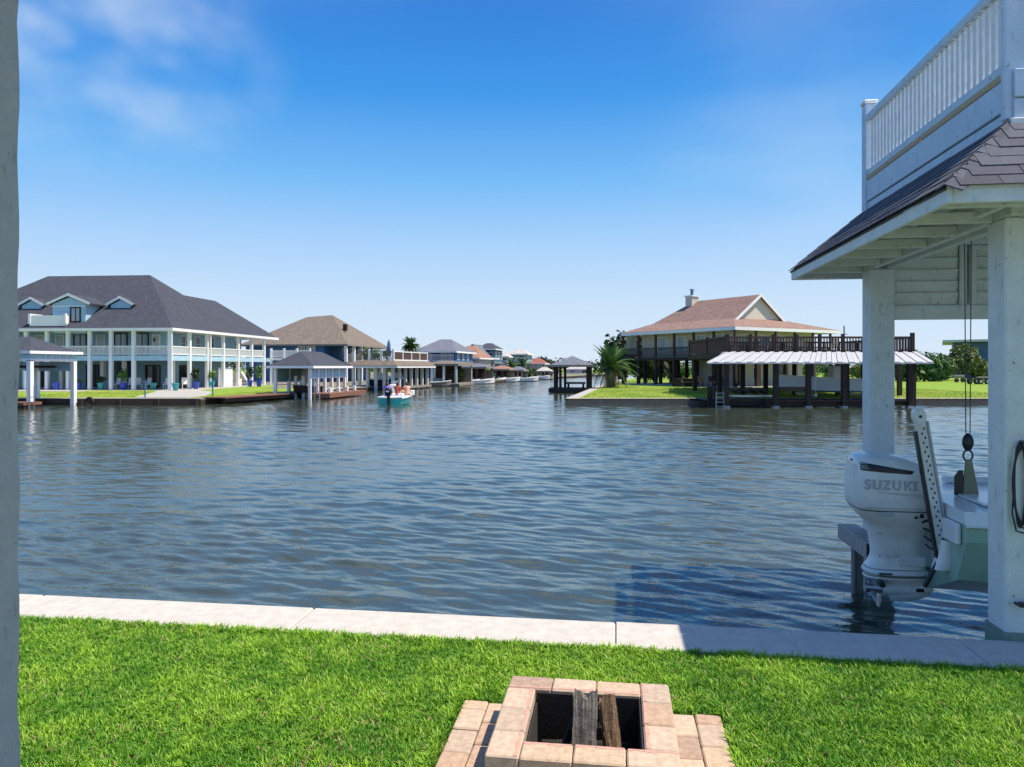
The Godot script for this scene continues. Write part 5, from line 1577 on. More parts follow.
# ---------- right lot ----------
func make_tan_house() -> void:
	var t := thing("stilt_house", "cream house on brown stilts with a tan hip and gable roof and wrap around deck", "house", Vector3(21.0, BANK, -69.6), deg_to_rad(31))
	# frame: x runs along the right facade, -z along the left facade, origin under the near eave corner
	var fl := 2.98; var ev := 5.68
	# roof
	var A := [Vector3(0, ev, 0), Vector3(15.5, ev, 0), Vector3(15.5, ev, -16.6), Vector3(0, ev, -16.6)]
	var B := [Vector3(2.57, 6.67, -2.5), Vector3(9.7, 6.67, -2.5), Vector3(9.7, 6.67, -14.4), Vector3(2.57, 6.67, -14.4)]
	for k in 4:
		var g := G.new()
		var up := Vector3(0, 0.12, 0)
		var j := (k + 1) % 4
		g.loft([PackedVector3Array([A[k], A[j], B[j], B[k]]), PackedVector3Array([A[k] + up, A[j] + up, B[j] + up, B[k] + up])], true, -1)
		part("skirt_roof", g, M.roof_tan, t)
	var r := G.new()
	var P := Vector3(6.14, 9.29, -2.2); var Q := Vector3(6.14, 9.29, -11.4)
	var bl := Vector3(2.45, 6.62, -2.2); var br := Vector3(9.82, 6.62, -2.2); var kl := Vector3(2.45, 6.68, -14.5); var kr := Vector3(9.82, 6.68, -14.5)
	r.quad(bl, P, Q, kl); r.quad(P, br, kr, Q); r.tri(Q, kr, kl)
	r.quad(bl + Vector3(0, -0.12, 0), kl + Vector3(0, -0.12, 0), Q + Vector3(0, -0.12, 0), P + Vector3(0, -0.12, 0)); r.quad(P + Vector3(0, -0.12, 0), Q + Vector3(0, -0.12, 0), kr + Vector3(0, -0.12, 0), br + Vector3(0, -0.12, 0))
	part("upper_roof", r, M.roof_tan, t)
	gable_wall_tri(t, M.cream, Vector3(2.75, 6.75, -2.5), Vector3(9.5, 6.75, -2.5), Vector3(6.14, 9.12, -2.5), Vector3(0, 0, -0.15))
	for s in [[bl, P], [br, P]]:
		var bg := G.new()
		bg.bar(s[0] + Vector3(0, -0.08, 0.03), s[1] + Vector3(0, -0.08, 0.03), 0.06, 0.26)
		part("barge_board", bg, M.white, t)
	fascias(t, M.white, 0, 15.5, 0, -16.6, ev + 0.06, 0.28)
	span("soffit", M.white, t, Vector3(0.05, ev - 0.1, -16.5), Vector3(15.4, ev - 0.05, -0.05))
	var ch := Node3D.new()
	ch.name = "chimney"
	t.add_child(ch)
	span("stack", M.cream, ch, Vector3(5.3, 8.2, -12.0), Vector3(6.3, 9.75, -11.0)); span("crown", M.white, ch, Vector3(5.2, 9.755, -12.1), Vector3(6.4, 9.9, -10.9))
	var fg := G.new()
	fg.tube([Vector3(5.8, 9.9, -11.5), Vector3(5.8, 10.45, -11.5)], [0.17], 10); fg.tube([Vector3(5.8, 10.5, -11.5), Vector3(5.8, 10.62, -11.5)], [0.27, 0.24], 10)
	part("flue", fg, M.steel_blue, ch)
	# main floor
	span("deck_floor", M.timber_dark, t, Vector3(-0.1, fl - 0.3, -16.7), Vector3(15.0, fl, 0.1))
	span("wall", M.cream, t, Vector3(1.9, fl + 0.002, -15.4), Vector3(13.6, ev - 0.11, -1.9))
	for d in [4.0, 6.4, 9.2, 11.9]:
		window(t, Vector3(1.9, fl + 1.45, -d), 1.5, 1.5, -PI / 2, M.white, M.glass_pale, 2, 1)
	window(t, Vector3(1.9, fl + 1.1, -2.7), 0.9, 2.1, -PI / 2, M.white, M.glass_dark, 1, 1, "glass_door")
	for X in [3.4, 5.8, 8.6, 11.4]: window(t, Vector3(X, fl + 1.45, -1.9), 1.3, 1.4, 0, M.white, M.glass_pale, 2, 1)
	span("screen_panel", M.blind, t, Vector3(0.4, fl + 0.4, -16.3), Vector3(1.8, ev - 0.2, -16.2))
	for d in [0.12, 2.8, 5.5, 8.3, 11.1, 13.9, 16.5]:
		span("porch_post", M.timber_brown, t, Vector3(0.0, fl, -d - 0.1), Vector3(0.2, ev - 0.1, -d + 0.1))
		span("pile", M.timber_dark, t, Vector3(-0.02, -0.2, -d - 0.15), Vector3(0.28, fl - 0.3, -d + 0.15))
		span("pile", M.timber_dark, t, Vector3(3.2, -0.2, -d - 0.15), Vector3(3.5, fl - 0.3, -d + 0.15)); span("pile", M.timber_dark, t, Vector3(7.2, -0.2, -d - 0.15), Vector3(7.5, fl - 0.3, -d + 0.15))
		if d < 16: railing(t, Vector3(0.1, fl, -d - 0.1), Vector3(0.1, fl, -d - 2.65), 1.05, M.timber_brown, 0.16, 0.06, 0.1)
	for X in [3.0, 5.8, 8.6, 11.4, 14.2]:
		span("porch_post", M.timber_brown, t, Vector3(X - 0.1, fl, -0.2), Vector3(X + 0.1, ev - 0.1, 0.0)); span("pile", M.timber_dark, t, Vector3(X - 0.15, -0.2, -0.2), Vector3(X + 0.15, fl - 0.3, 0.1))
		railing(t, Vector3(X, fl, 0.0), Vector3(X - 2.7, fl, 0.0), 1.05, M.timber_brown, 0.16, 0.06, 0.1)
	# ground floor room and slab, steps
	span("ground_wall", M.cream, t, Vector3(4.0, 0, -9.0), Vector3(13.0, fl - 0.31, -2.6))
	window(t, Vector3(6.0, 1.3, -2.6), 1.2, 1.2, 0, M.white, M.glass_dark, 2, 1)
	window(t, Vector3(9.5, 1.1, -2.6), 1.0, 2.1, 0, M.timber_brown, M.glass_dark, 1, 1, "door")
	span("slab", M.bank_concrete, t, Vector3(-0.6, 0.0, -17.0), Vector3(15.2, 0.10, 0.4))
	var stair := Node3D.new()
	stair.name = "stair"
	t.add_child(stair)
	for k in 12: span("step", M.timber_brown, stair, Vector3(1.0, 0.2 + 0.23 * k, -8.6 - 0.28 * k), Vector3(2.1, 0.26 + 0.23 * k, -8.3 - 0.28 * k))
	for s in [1.0, 2.1]:
		var sb := G.new()
		sb.bar(Vector3(s, 0.1, -8.4), Vector3(s, 2.8, -11.7), 0.06, 0.28)
		part("stringer", sb, M.timber_brown, stair)
	# furniture under the house, dark shapes
	var bench := thing("picnic_table", "dark picnic table in the shade under the stilt house", "table", Vector3(16.4, BANK + 0.1, -71.0), 0.5)
	bx("top", M.timber_dark, bench, Vector3(0, 0.74, 0), Vector3(2.0, 0.06, 0.8))
	for s in [-1, 1]:
		bx("bench", M.timber_dark, bench, Vector3(0, 0.44, s * 0.75), Vector3(2.0, 0.05, 0.28)); bx("leg", M.timber_dark, bench, Vector3(s * 0.75, 0.36, 0), Vector3(0.1, 0.72, 1.3))
	for k in 3: chair(Vector3(17.9 + k * 1.0, BANK + 0.1, -70.2 + 0.35 * k), 0.4 * k, M.timber_dark, ["dark chair beside the picnic table under the stilt house", "dark chair before the cream ground floor wall", "dark chair nearest the covered boat dock on the slab"][k], "dark chairs under the stilt house")
func make_covered_dock() -> void:
	var t := thing("covered_dock", "brown timber boat dock with a white metal awning and railed roof deck", "boat dock", Vector3(12.8, WATER, -43.2))
	var X := func(u: float, z: float) -> float: return (u - CU) / F * z - 12.8
	var y := func(H: float) -> float: return EYE + H - WATER
	# posts
	for u in [726.0, 775.5, 808.0, 843.5, 876.0, 909.0]:
		var x: float = X.call(u, 43.4)
		span("pile", M.timber_dark, t, Vector3(x - 0.13, -1.0, -0.3), Vector3(x + 0.13, y.call(0.2), 0.0))
		bx("pile_sleeve", M.bank_concrete, t, Vector3(x, -0.05, -0.15), Vector3(0.37, 0.3, 0.35))
	for u in [720.0, 743.0, 766.0, 795.0, 838.0, 864.0, 900.0]:
		var x: float = X.call(u, 50.0)
		span("pile", M.timber_dark, t, Vector3(x - 0.13, -1.0, -7.0), Vector3(x + 0.13, y.call(0.5), -6.74))
	for u in [846.5, 913.0]:
		var x: float = X.call(u, 44.6)
		span("pile", M.timber_dark, t, Vector3(x - 0.12, -1.0, -1.5), Vector3(x + 0.12, y.call(0.3), -1.26))
	# dock walk: stringers and cross rail
	var xl: float = X.call(770, 43.4); var xr: float = X.call(912, 43.4)
	span("dock_beam", M.timber_brown, t, Vector3(xl, 0.12, -0.55), Vector3(xr, 0.36, -0.31))
	span("walk", M.timber_brown, t, Vector3(xl, 0.362, -1.25), Vector3(xr, 0.42, -0.05))
	span("walk", M.timber_brown, t, Vector3(X.call(704, 44.5), 0.362, -3.3), Vector3(xl - 0.02, 0.42, -1.0)); span("dock_beam", M.timber_dark, t, Vector3(X.call(727, 44), 0.05, -1.2), Vector3(xl - 0.02, 0.36, -1.0))
	span("cross_rail", M.timber_brown, t, Vector3(X.call(778, 43.6), 1.0, -0.25), Vector3(X.call(806, 43.6), 1.22, -0.12))
	# cradle with padded bunks beside the walk
	for k in 4: bx("bunk", M.timber_dark, t, Vector3(X.call(735.0 + 9 * k, 45), 0.92, -1.8), Vector3(0.35, 0.16, 1.4), 0.0, Basis(Vector3.BACK, -0.5))
	span("cradle_rail", M.steel, t, Vector3(X.call(729, 45), 0.60, -1.9), Vector3(X.call(771, 45), 0.68, -1.78)); span("cradle_rail", M.steel, t, Vector3(X.call(729, 45), 0.60, -1.2), Vector3(X.call(771, 45), 0.66, -1.1))
	# ladder and low posts at the left end
	var ld := G.new()
	for s in [-0.22, 0.22]: ld.bar(Vector3(X.call(719.5, 43.4) + s, -0.4, -0.1), Vector3(X.call(719.5, 43.4) + s, 0.95, -0.1), 0.06, 0.06)
	for k in 5: ld.bar(Vector3(X.call(719.5, 43.4) - 0.22, -0.2 + 0.26 * k, -0.1), Vector3(X.call(719.5, 43.4) + 0.22, -0.2 + 0.26 * k, -0.1), 0.05, 0.05)
	part("ladder", ld, M.grey_plank, t)
	for u in [708.5, 711.5, 715.0]: bx("short_pile", M.timber_dark, t, Vector3(X.call(u, 44.2), 0.2, -1.0), Vector3(0.14, 2.0, 0.14))
	# roof deck
	var yb: float = y.call(0.22); var yt: float = y.call(0.86)
	var x0: float = X.call(725.5, 45.6); var x1: float = X.call(914, 45.6)
	span("roof_deck", M.timber_dark, t, Vector3(x0, yt - 0.32, -12.0), Vector3(x1, yt - 0.02, -2.2))
	# white ribbed awning on three sides
	var o := [Vector3(x0 - 0.5, yb, -3.2), Vector3(X.call(707, 42.9), yb, 0.3), Vector3(X.call(934, 42.9), yb, 0.3), Vector3(x1 + 0.2, yb, -9.0)]
	var i := [Vector3(x0, yt, -3.2), Vector3(x0, yt, -2.1), Vector3(x1, yt, -2.1), Vector3(x1, yt, -9.0)]
	for k in 3:
		var n: int = [14, 40, 14][k]
		for s in n:
			var g := G.new()
			var f0 := float(s) / n + 0.0012; var f1 := float(s + 1) / n - 0.0012
			var a: Vector3 = o[k].lerp(o[k + 1], f0); var b: Vector3 = o[k].lerp(o[k + 1], f1); var c: Vector3 = i[k].lerp(i[k + 1], f1); var d: Vector3 = i[k].lerp(i[k + 1], f0)
			var up := Vector3(0, 0.02 + 0.045 * (s % 2), 0)
			g.loft([PackedVector3Array([a, b, c, d]), PackedVector3Array([a + up, b + up, c + up, d + up])], true, -1)
			part("awning_panel", g, M.white_metal, t)
	span("awning_edge", M.white_metal, t, o[1] + Vector3(0, -0.06, -0.02), o[2] + Vector3(0, -0.003, 0.02))
	# railing round the roof deck
	var yr := yt - 0.02
	for k in 8:
		var f0 := x0 + 0.1 + (x1 - x0 - 0.2) * k / 8.0
		var f1 := x0 + 0.1 + (x1 - x0 - 0.2) * (k + 1) / 8.0
		railing(t, Vector3(f0, yr, -2.4), Vector3(f1, yr, -2.4), 1.02, M.timber_brown, 0.17, 0.07, 0.12)
		railing(t, Vector3(f0, yr, -11.9), Vector3(f1, yr, -11.9), 1.02, M.timber_brown, 0.17, 0.07, 0.12)
		bx("rail_post", M.timber_dark, t, Vector3(f0, yr + 0.58, -2.4), Vector3(0.17, 1.16, 0.17))
	bx("rail_post", M.timber_dark, t, Vector3(x1 - 0.1, yr + 0.62, -2.4), Vector3(0.2, 1.25, 0.2))
	railing(t, Vector3(x1 - 0.1, yr, -2.5), Vector3(x1 - 0.1, yr, -11.9), 1.02, M.timber_brown, 0.17, 0.07, 0.12)
	# walkway back to the house, railed on its left side
	var br := G.new()
	br.slab(PackedVector2Array([Vector2(x0 + 0.02, -12.02), Vector2(x1, -12.02), Vector2(x1 + 2.0, -27.5), Vector2(3.6, -24.6)]), yt - 0.3, yt - 0.02)
	part("walkway", br, M.timber_dark, t)
	var left := [Vector3(x0 + 0.1, yr, -2.5), Vector3(x0 + 0.1, yr, -7.0), Vector3(x0 + 0.1, yr, -12.0), Vector3(x0 + 1.5, yr, -16.0), Vector3(x0 + 2.4, yr, -20.0), Vector3(3.6, yr, -24.4)]
	for k in 5:
		railing(t, left[k], left[k + 1], 1.05, M.timber_brown, 0.17, 0.08, 0.12)
		bx("rail_post", M.timber_dark, t, left[k] + Vector3(0, 0.58, 0), Vector3(0.16, 1.16, 0.16))
		if k > 2: span("pile", M.timber_dark, t, left[k] + Vector3(-0.12, -4.5, -0.12), left[k] + Vector3(0.12, -0.3, 0.12))
	# things on the roof deck
	for k in 4:
		var at := Vector3(12.8 + x0 + 2.2 + 2.4 * k, WATER + yr, -48.5)
		var tb := thing("deck_table", ["dark deck table at the house end of the roof deck", "dark deck table second from the house end of the roof deck", "dark deck table third from the house end of the roof deck", "dark deck table at the far end of the roof deck"][k], "table", at, 0.2 * k, "tables on the roof deck")
		bx("top", M.timber_dark, tb, Vector3(0, 0.74, 0), Vector3(1.3, 0.06, 0.8)); bx("pedestal", M.timber_dark, tb, Vector3(0, 0.37, 0), Vector3(0.14, 0.72, 0.14)); bx("foot", M.timber_dark, tb, Vector3(0, 0.03, 0), Vector3(0.6, 0.06, 0.6))
	for k in 4: chair(Vector3(12.8 + x0 + 3.3 + 2.4 * k, WATER + yr, -48.2), -0.6 + 0.5 * k, M.timber_grey, ["grey deck chair beside the table at the house end", "grey deck chair by the second roof deck table", "grey deck chair by the third roof deck table", "grey deck chair at the far end of the roof deck"][k], "chairs on the roof deck")
	# the boat on its lift under the awning
	var bt := skiff("lift_skiff", "pale blue boat on a lift under the white metal awning", Vector3(23.9, WATER + 0.72, -47.6), deg_to_rad(180), 7.0, 2.2, M.boat_blue, M.gel_white, "", 0.85)
	span("console", M.gel_white, bt, Vector3(2.6, 0.9, -0.45), Vector3(3.4, 1.75, 0.45), 0.05)
	var tt := G.new()
	for s in [-0.5, 0.5]: tt.tube([Vector3(2.6, 0.9, s), Vector3(2.5, 2.1, s)], [0.03], 6)
	part("top_frame", tt, M.steel, bt)
	span("engine_cover", M.gel_white, bt, Vector3(-0.65, 0.35, -0.25), Vector3(-0.06, 1.1, 0.25), 0.1); span("engine_leg", M.deep_blue, bt, Vector3(-0.5, -0.35, -0.1), Vector3(-0.15, 0.345, 0.1), 0.03)
	var lf := thing("boat_lift", "steel boat lift beams under the pale blue boat", "boat lift", Vector3(20.5, WATER, -47.6))
	for x in [-1.6, 1.6]:
		bx("cross_beam", M.steel, lf, Vector3(x, 0.62, 0), Vector3(0.14, 0.16, 3.2))
		for s in [-1, 1]: bx("cable", M.steel, lf, Vector3(x, 1.6, s * 1.55), Vector3(0.03, 2.0, 0.03))
	var tk := thing("trash_bin", "teal and dark bin standing on the lawn behind the dock", "bin", pg(783, 384, BANK), 0.0)
	bx("body", M.pot_teal, tk, Vector3(0, 0.5, 0), Vector3(0.6, 1.0, 0.6), 0.04); bx("lid", M.dark_cloth, tk, Vector3(0, 1.05, 0), Vector3(0.66, 0.1, 0.66), 0.03)
func make_right_lot() -> void:
	# gazebo dock at the corner of the lawn
	var g := thing("gazebo_dock", "open gazebo with grey hip roof over a low dark dock", "gazebo", Vector3(3.35, WATER, -68.3), deg_to_rad(-6))
	var ey := EYE - WATER + 0.08
	for p in [[0.6, -0.5], [1.1, -0.5], [3.6, -0.5], [3.9, -0.5], [0.6, -4.5], [1.4, -4.5], [3.8, -4.5]]: span("post", M.timber_dark, g, Vector3(p[0] - 0.12, -0.9, p[1] - 0.12), Vector3(p[0] + 0.12, ey, p[1] + 0.12))
	part("roof", hip(0.0, 4.3, 0.1, -5.3, ey + 0.05, Vector3(2.15, ey + 0.95, -2.3), Vector3(2.15, ey + 0.95, -2.9), false), M.roof_slate, g)
	fascias(g, M.timber_grey, 0.0, 4.3, 0.1, -5.3, ey + 0.05, 0.16)
	span("dock", M.timber_dark, g, Vector3(0.0, 0.05, -5.2), Vector3(4.6, 0.36, 0.0)); span("bench", M.timber_grey, g, Vector3(1.6, 0.75, -2.2), Vector3(3.4, 0.95, -1.6)); span("bench_leg", M.timber_dark, g, Vector3(1.7, 0.36, -2.0), Vector3(1.9, 0.75, -1.8)); span("bench_leg", M.timber_dark, g, Vector3(3.1, 0.36, -2.0), Vector3(3.3, 0.75, -1.8))
	palm("feathery palm on the bright lawn beside the gazebo dock", pg(611, 388, BANK), 2.0, 0.36, 2.7, 42, 5, 12)
	# trees round the tan house
	tree("evergreen_tree", "dense dark tree behind the left end of the stilt house", Vector3(14.6, BANK, -96), 6.5, [[Vector3(0, 3.6, 0), Vector3(3.2, 2.8, 2.5)], [Vector3(1.6, 4.6, 0), Vector3(2.6, 2.2, 2.5)], [Vector3(-1.0, 2.4, 0.5), Vector3(2.4, 2.1, 2)], [Vector3(3.5, 2.8, 0), Vector3(2.6, 2.8, 2.5)]], M.leaf_dark, 16000, 0.36, 11)
	tree("rounded_bush", "rounded dense green bush between the covered dock and the olive tree", pg(916, 381.5, BANK), 3.2, [[Vector3(-1.6, 2.0, 0), Vector3(3.6, 2.4, 1.8)], [Vector3(2.3, 1.8, 0), Vector3(3.0, 2.2, 1.6)]], M.leaf_mid, 13000, 0.28, 12, "bush")
	tree("olive_tree", "loose olive green tree in front of the blue metal building", pg(962, 380.5, BANK), 4.6, [[Vector3(0, 2.7, 0), Vector3(2.6, 1.9, 2.0)], [Vector3(-2.6, 2.0, 0.4), Vector3(1.9, 1.7, 1.6)], [Vector3(2.4, 1.8, -0.3), Vector3(1.9, 1.6, 1.6)], [Vector3(0.3, 3.9, 0), Vector3(2.0, 1.5, 1.4)]], M.leaf_olive, 13000, 0.28, 13)
	tree("olive_tree", "small olive green tree left of the loose olive tree", pg(941, 380.0, BANK) + Vector3(0, 0, -4), 3.8, [[Vector3(0, 2.2, 0), Vector3(2.2, 1.6, 1.6)], [Vector3(-1.8, 1.5, 0), Vector3(1.6, 1.3, 1.4)]], M.leaf_olive, 6000, 0.26, 14)
	for k in 7:
		var u: float = [641.0, 655.0, 668.0, 684.0, 810.0, 830.0, 858.0][k]
		var at := pv(u, 380, [118.0, 112.0, 116.0, 113.0, 112.0, 116.0, 110.0][k])
		at.y = BANK
		tree("hedge_bush", ["leafy bush behind the left stilts of the house", "leafy bush second from the left stilts of the house", "yellow green bush seen through the middle stilts", "leafy bush beside the ground floor wall of the house", "green bush behind the covered dock near the bin", "green bush behind the covered dock beyond the boat", "green bush behind the covered dock beside the big post"][k], at, 2.2, [[Vector3(0, 1.3, 0), Vector3(1.7, 1.4, 1.2)]], [M.leaf_mid, M.leaf_dark, M.leaf_fresh, M.leaf_mid, M.leaf_fresh, M.leaf_mid, M.leaf_olive][k], 1500, 0.2, 40 + k, "bush", "bushes behind the stilt house")
	# blue metal building behind the trees
	var b := thing("metal_building", "dark blue metal building with a shallow white roof behind the olive tree", "building", Vector3(77.5, BANK, -130), deg_to_rad(-30))
	span("wall", M.metal_blue, b, Vector3(0, 0, -18), Vector3(34, 6.2, 0))
	for k in 28: span("wall_rib", M.metal_blue, b, Vector3(0.4 + 1.2 * k, 0, 0.002), Vector3(0.52 + 1.2 * k, 6.1, 0.06))
	var rg := G.new()
	rg.loft([PackedVector3Array([Vector3(-1.6, 6.25, 1.2), Vector3(35, 6.5, 1.2), Vector3(35, 6.5, -19), Vector3(-1.6, 6.25, -19)]), PackedVector3Array([Vector3(-1.6, 6.65, 1.2), Vector3(35, 6.9, 1.2), Vector3(35, 6.9, -19), Vector3(-1.6, 6.65, -19)])], true, -1)
	part("roof", rg, M.white_metal, b)
	window(b, Vector3(3.0, 2.0, 0.06), 1.2, 1.2, 0, M.white, M.glass_dark)
	# trailer on the grass
	var tr := thing("boat_trailer", "empty two axle trailer parked on the lawn before the olive tree", "trailer", pg(979, 384.2, BANK), 0.15)
	span("frame", M.dark_steel, tr, Vector3(-1.0, 0.55, -0.7), Vector3(1.6, 0.7, 0.7)); span("fender", M.timber_grey, tr, Vector3(-0.95, 0.72, 0.65), Vector3(0.75, 0.86, 0.95), 0.05); span("tongue", M.dark_steel, tr, Vector3(1.6, 0.5, -0.06), Vector3(3.4, 0.6, 0.06))
	for x in [-0.5, 0.35]:
		for z in [-0.8, 0.8]:
			var w := Node3D.new()
			w.name = "wheel"
			tr.add_child(w, true)
			w.position = Vector3(x, 0.34, z)
			var ty := G.new()
			ty.tube([Vector3(0, 0, -0.1), Vector3(0, 0, -0.09), Vector3(0, 0, 0.09), Vector3(0, 0, 0.1)], [0.3, 0.34, 0.34, 0.3], 16)
			part("tyre", ty, M.rubber, w)
			var rm := G.new()
			rm.tube([Vector3(0, 0, -0.105), Vector3(0, 0, 0.105)], [0.17], 12)
			part("rim", rm, M.steel, w)
	var eq := thing("garden_cart", "small grey cart on the grass beside the trailer", "cart", pg(958, 382.5, BANK))
	bx("tray", M.timber_grey, eq, Vector3(0, 0.75, 0), Vector3(1.3, 0.4, 0.7), 0.06); bx("handle", M.dark_steel, eq, Vector3(0.1, 1.2, 0), Vector3(0.08, 0.8, 0.6))
	for s in [-0.4, 0.4]: bx("wheel", M.rubber, eq, Vector3(s, 0.28, 0.36), Vector3(0.5, 0.5, 0.12), 0.12)
	for k in 2:
		var p := thing("utility_pole", ["thin utility pole behind the stilt house's right eave", "thicker utility pole behind the stilt house's right eave"][k], "pole", Vector3([33.5, 37.7][k] * 1.25, BANK, -105))
		var pgm := G.new()
		pgm.tube([Vector3(0, 0, 0), Vector3(0, [7.1, 7.8][k], 0)], [0.14, 0.10], 8)
		part("shaft", pgm, M.timber_grey, p)
		bx("crossarm", M.timber_grey, p, Vector3(0, 6.6, 0), Vector3(1.0 if k else 0.5, 0.1, 0.1))

# ---------- the brown house and its dock ----------
func make_brown_house() -> void:
	var t := thing("brown_roof_house", "blue walled house with a big brown hip roof behind the second boat shelter", "house", Vector3(-21.3, BANK, -95), deg_to_rad(-8))
	var ev := 4.85
	part("roof", hip(-14.5, 0.3, 0.3, -17.5, ev, Vector3(-9.0, 9.0, -8.5), Vector3(-5.2, 9.25, -8.5), true), M.roof_brown, t)
	fascias(t, M.timber_grey, -14.5, 0.3, 0.3, -17.5, ev, 0.18)
	span("wall", M.deep_blue, t, Vector3(-14, 0, -17), Vector3(-3.2, ev - 0.05, -0.6)); span("wall", M.steel_blue, t, Vector3(-3.19, 2.6, -17), Vector3(-2.2, ev - 0.05, -3.2))
	window(t, Vector3(-5.0, 3.85, -0.6), 1.1, 1.5, 0, M.white, M.glass_pale); window(t, Vector3(-6.3, 3.85, -0.6), 0.9, 1.5, 0, M.white, M.glass_pale)
	for d in [5.0, 8.0, 11.0, 14.0]: window(t, Vector3(-2.2, 3.8, -d), 1.1, 1.5, PI / 2, M.white, M.glass_dark)
	for d in [0.0, 2.9, 5.8, 8.7, 11.6, 14.5]: span("column", M.white, t, Vector3(-0.2, 0, -d - 0.2), Vector3(0.15, ev - 0.05, -d + 0.15))
	span("porch_floor", M.timber_grey, t, Vector3(-3.2, 2.35, -17), Vector3(0.2, 2.6, 0.2))
	for k in 5: railing(t, Vector3(0.05, 2.6, -0.2 - 2.9 * k), Vector3(0.05, 2.6, -2.9 - 2.9 * k), 1.0, M.timber_grey, 0.16)
	bx("roof_vent", M.timber_dark, t, Vector3(-2.0, 7.3, -5.0), Vector3(0.5, 0.9, 0.5))
	# dock with a roof deck
	var z0 := 73.0
	var d := thing("pillared_dock", "white pillared boat dock with a brown skirt roof and railed deck on top", "boat dock", Vector3((393.0 - CU) / F * z0, WATER, -z0), deg_to_rad(-12))
	var top := EYE - WATER + 0.0
	for k in 5: span("pillar", M.blind, d, Vector3(-3.55 + 0.88 * k - 0.13, -0.8, -0.13), Vector3(-3.55 + 0.88 * k + 0.13, top, 0.13))
	for k in 6: span("pillar", M.blind, d, Vector3(-0.13, -0.8, -1.75 * (k + 1) - 0.13), Vector3(0.13, top, -1.75 * (k + 1) + 0.13))
	for k in 4: span("pillar", M.blind, d, Vector3(-3.7, -0.8, -2.4 * (k + 1) - 0.13), Vector3(-3.44, top, -2.4 * (k + 1) + 0.13))
	span("tall_post", M.blind, d, Vector3(-4.25, -0.8, 0.0), Vector3(-4.0, top + 1.5, 0.25))
	span("roof_deck", M.timber_grey, d, Vector3(-3.9, top + 0.35, -10.9), Vector3(0.0, top + 0.62, 0.0))
	var o := [Vector3(-4.4, top + 0.02, -11.4), Vector3(-4.4, top + 0.02, 0.7), Vector3(0.7, top + 0.02, 0.7), Vector3(0.7, top + 0.02, -11.4)]
	var i := [Vector3(-3.9, top + 0.55, -11.4), Vector3(-3.9, top + 0.55, 0.0), Vector3(0.0, top + 0.55, 0.0), Vector3(0.0, top + 0.55, -11.4)]
	for k in 3:
		var g := G.new()
		var up := Vector3(0, 0.07, 0)
		g.loft([PackedVector3Array([o[k], o[k + 1], i[k + 1], i[k]]), PackedVector3Array([o[k] + up, o[k + 1] + up, i[k + 1] + up, i[k] + up])], true, -1)
		part("skirt_roof", g, M.roof_brown, d)
	span("eave_trim", M.white, d, Vector3(-4.4, top - 0.12, 0.66), Vector3(0.72, top + 0.015, 0.74)); span("eave_trim", M.white, d, Vector3(0.66, top - 0.12, -11.4), Vector3(0.74, top + 0.015, 0.655))
	for k in 3:
		railing(d, Vector3(-3.85 + 1.28 * k, top + 0.62, -0.1), Vector3(-2.6 + 1.28 * k, top + 0.62, -0.1), 0.95, M.timber_grey, 0.14)
		span("newel", M.white, d, Vector3(-2.65 + 1.28 * k, top + 0.62, -0.2), Vector3(-2.48 + 1.28 * k, top + 1.75, -0.03))
	for k in 4:
		span("rail_panel", M.timber_brown, d, Vector3(-0.1, top + 0.72, -0.3 - 2.6 * k), Vector3(-0.04, top + 1.45, -2.7 - 2.6 * k))
		span("newel", M.white, d, Vector3(-0.15, top + 0.62, -2.85 - 2.6 * k), Vector3(0.03, top + 1.6, -2.7 - 2.6 * k))
	span("deck_rail", M.white, d, Vector3(-0.14, top + 1.46, -10.8), Vector3(0.0, top + 1.55, -0.25)); span("deck_curb", M.white, d, Vector3(-0.02, top + 0.56, -10.8), Vector3(0.03, top + 0.715, -0.25))
	span("back_wall", M.timber_brown, d, Vector3(-3.9, 0.35, -11.3), Vector3(-0.2, top, -11.1)); span("dock_walk", M.timber_grey, d, Vector3(-0.6, 0.15, -11.0), Vector3(0.4, 0.36, -3.0)); span("dock_walk", M.timber_dark, d, Vector3(-4.6, 0.1, -11.0), Vector3(-3.4, 0.34, -0.3))  # the brown back wall is added to keep the space behind the pillars dark
	for k in 3:
		var at := d.position + Vector3(-3.2 + 1.1 * k, top + 0.62, -0.9).rotated(Vector3.UP, deg_to_rad(-12))
		tree("deck_plant", ["leafy plant on the pillared dock's deck beside the tall post", "yellow green plant in the middle of the pillared dock's deck", "leafy plant at the right end of the pillared dock's deck"][k], at, 0.9, [[Vector3(0, 0.65, 0), Vector3(0.6, 0.6, 0.5)]], M.leaf_olive if k != 1 else M.leaf_fresh, 350, 0.13, 70 + k, "plant", "plants on the pillared dock")
	var um := thing("closed_umbrella", "closed dark blue umbrella on the pillared dock's deck", "umbrella", d.position + Vector3(-0.75, top + 0.62, -0.8).rotated(Vector3.UP, deg_to_rad(-12)))
	var ug := G.new()
	ug.tube([Vector3(0, 0.5, 0), Vector3(0, 0.7, 0), Vector3(0, 1.7, 0), Vector3(0, 2.1, 0)], [0.08, 0.22, 0.16, 0.02], 8)
	part("folded_canopy", ug, M.steel_blue, um)
	bx("pole", M.dark_steel, um, Vector3(0, 0.3, 0), Vector3(0.06, 0.6, 0.06))
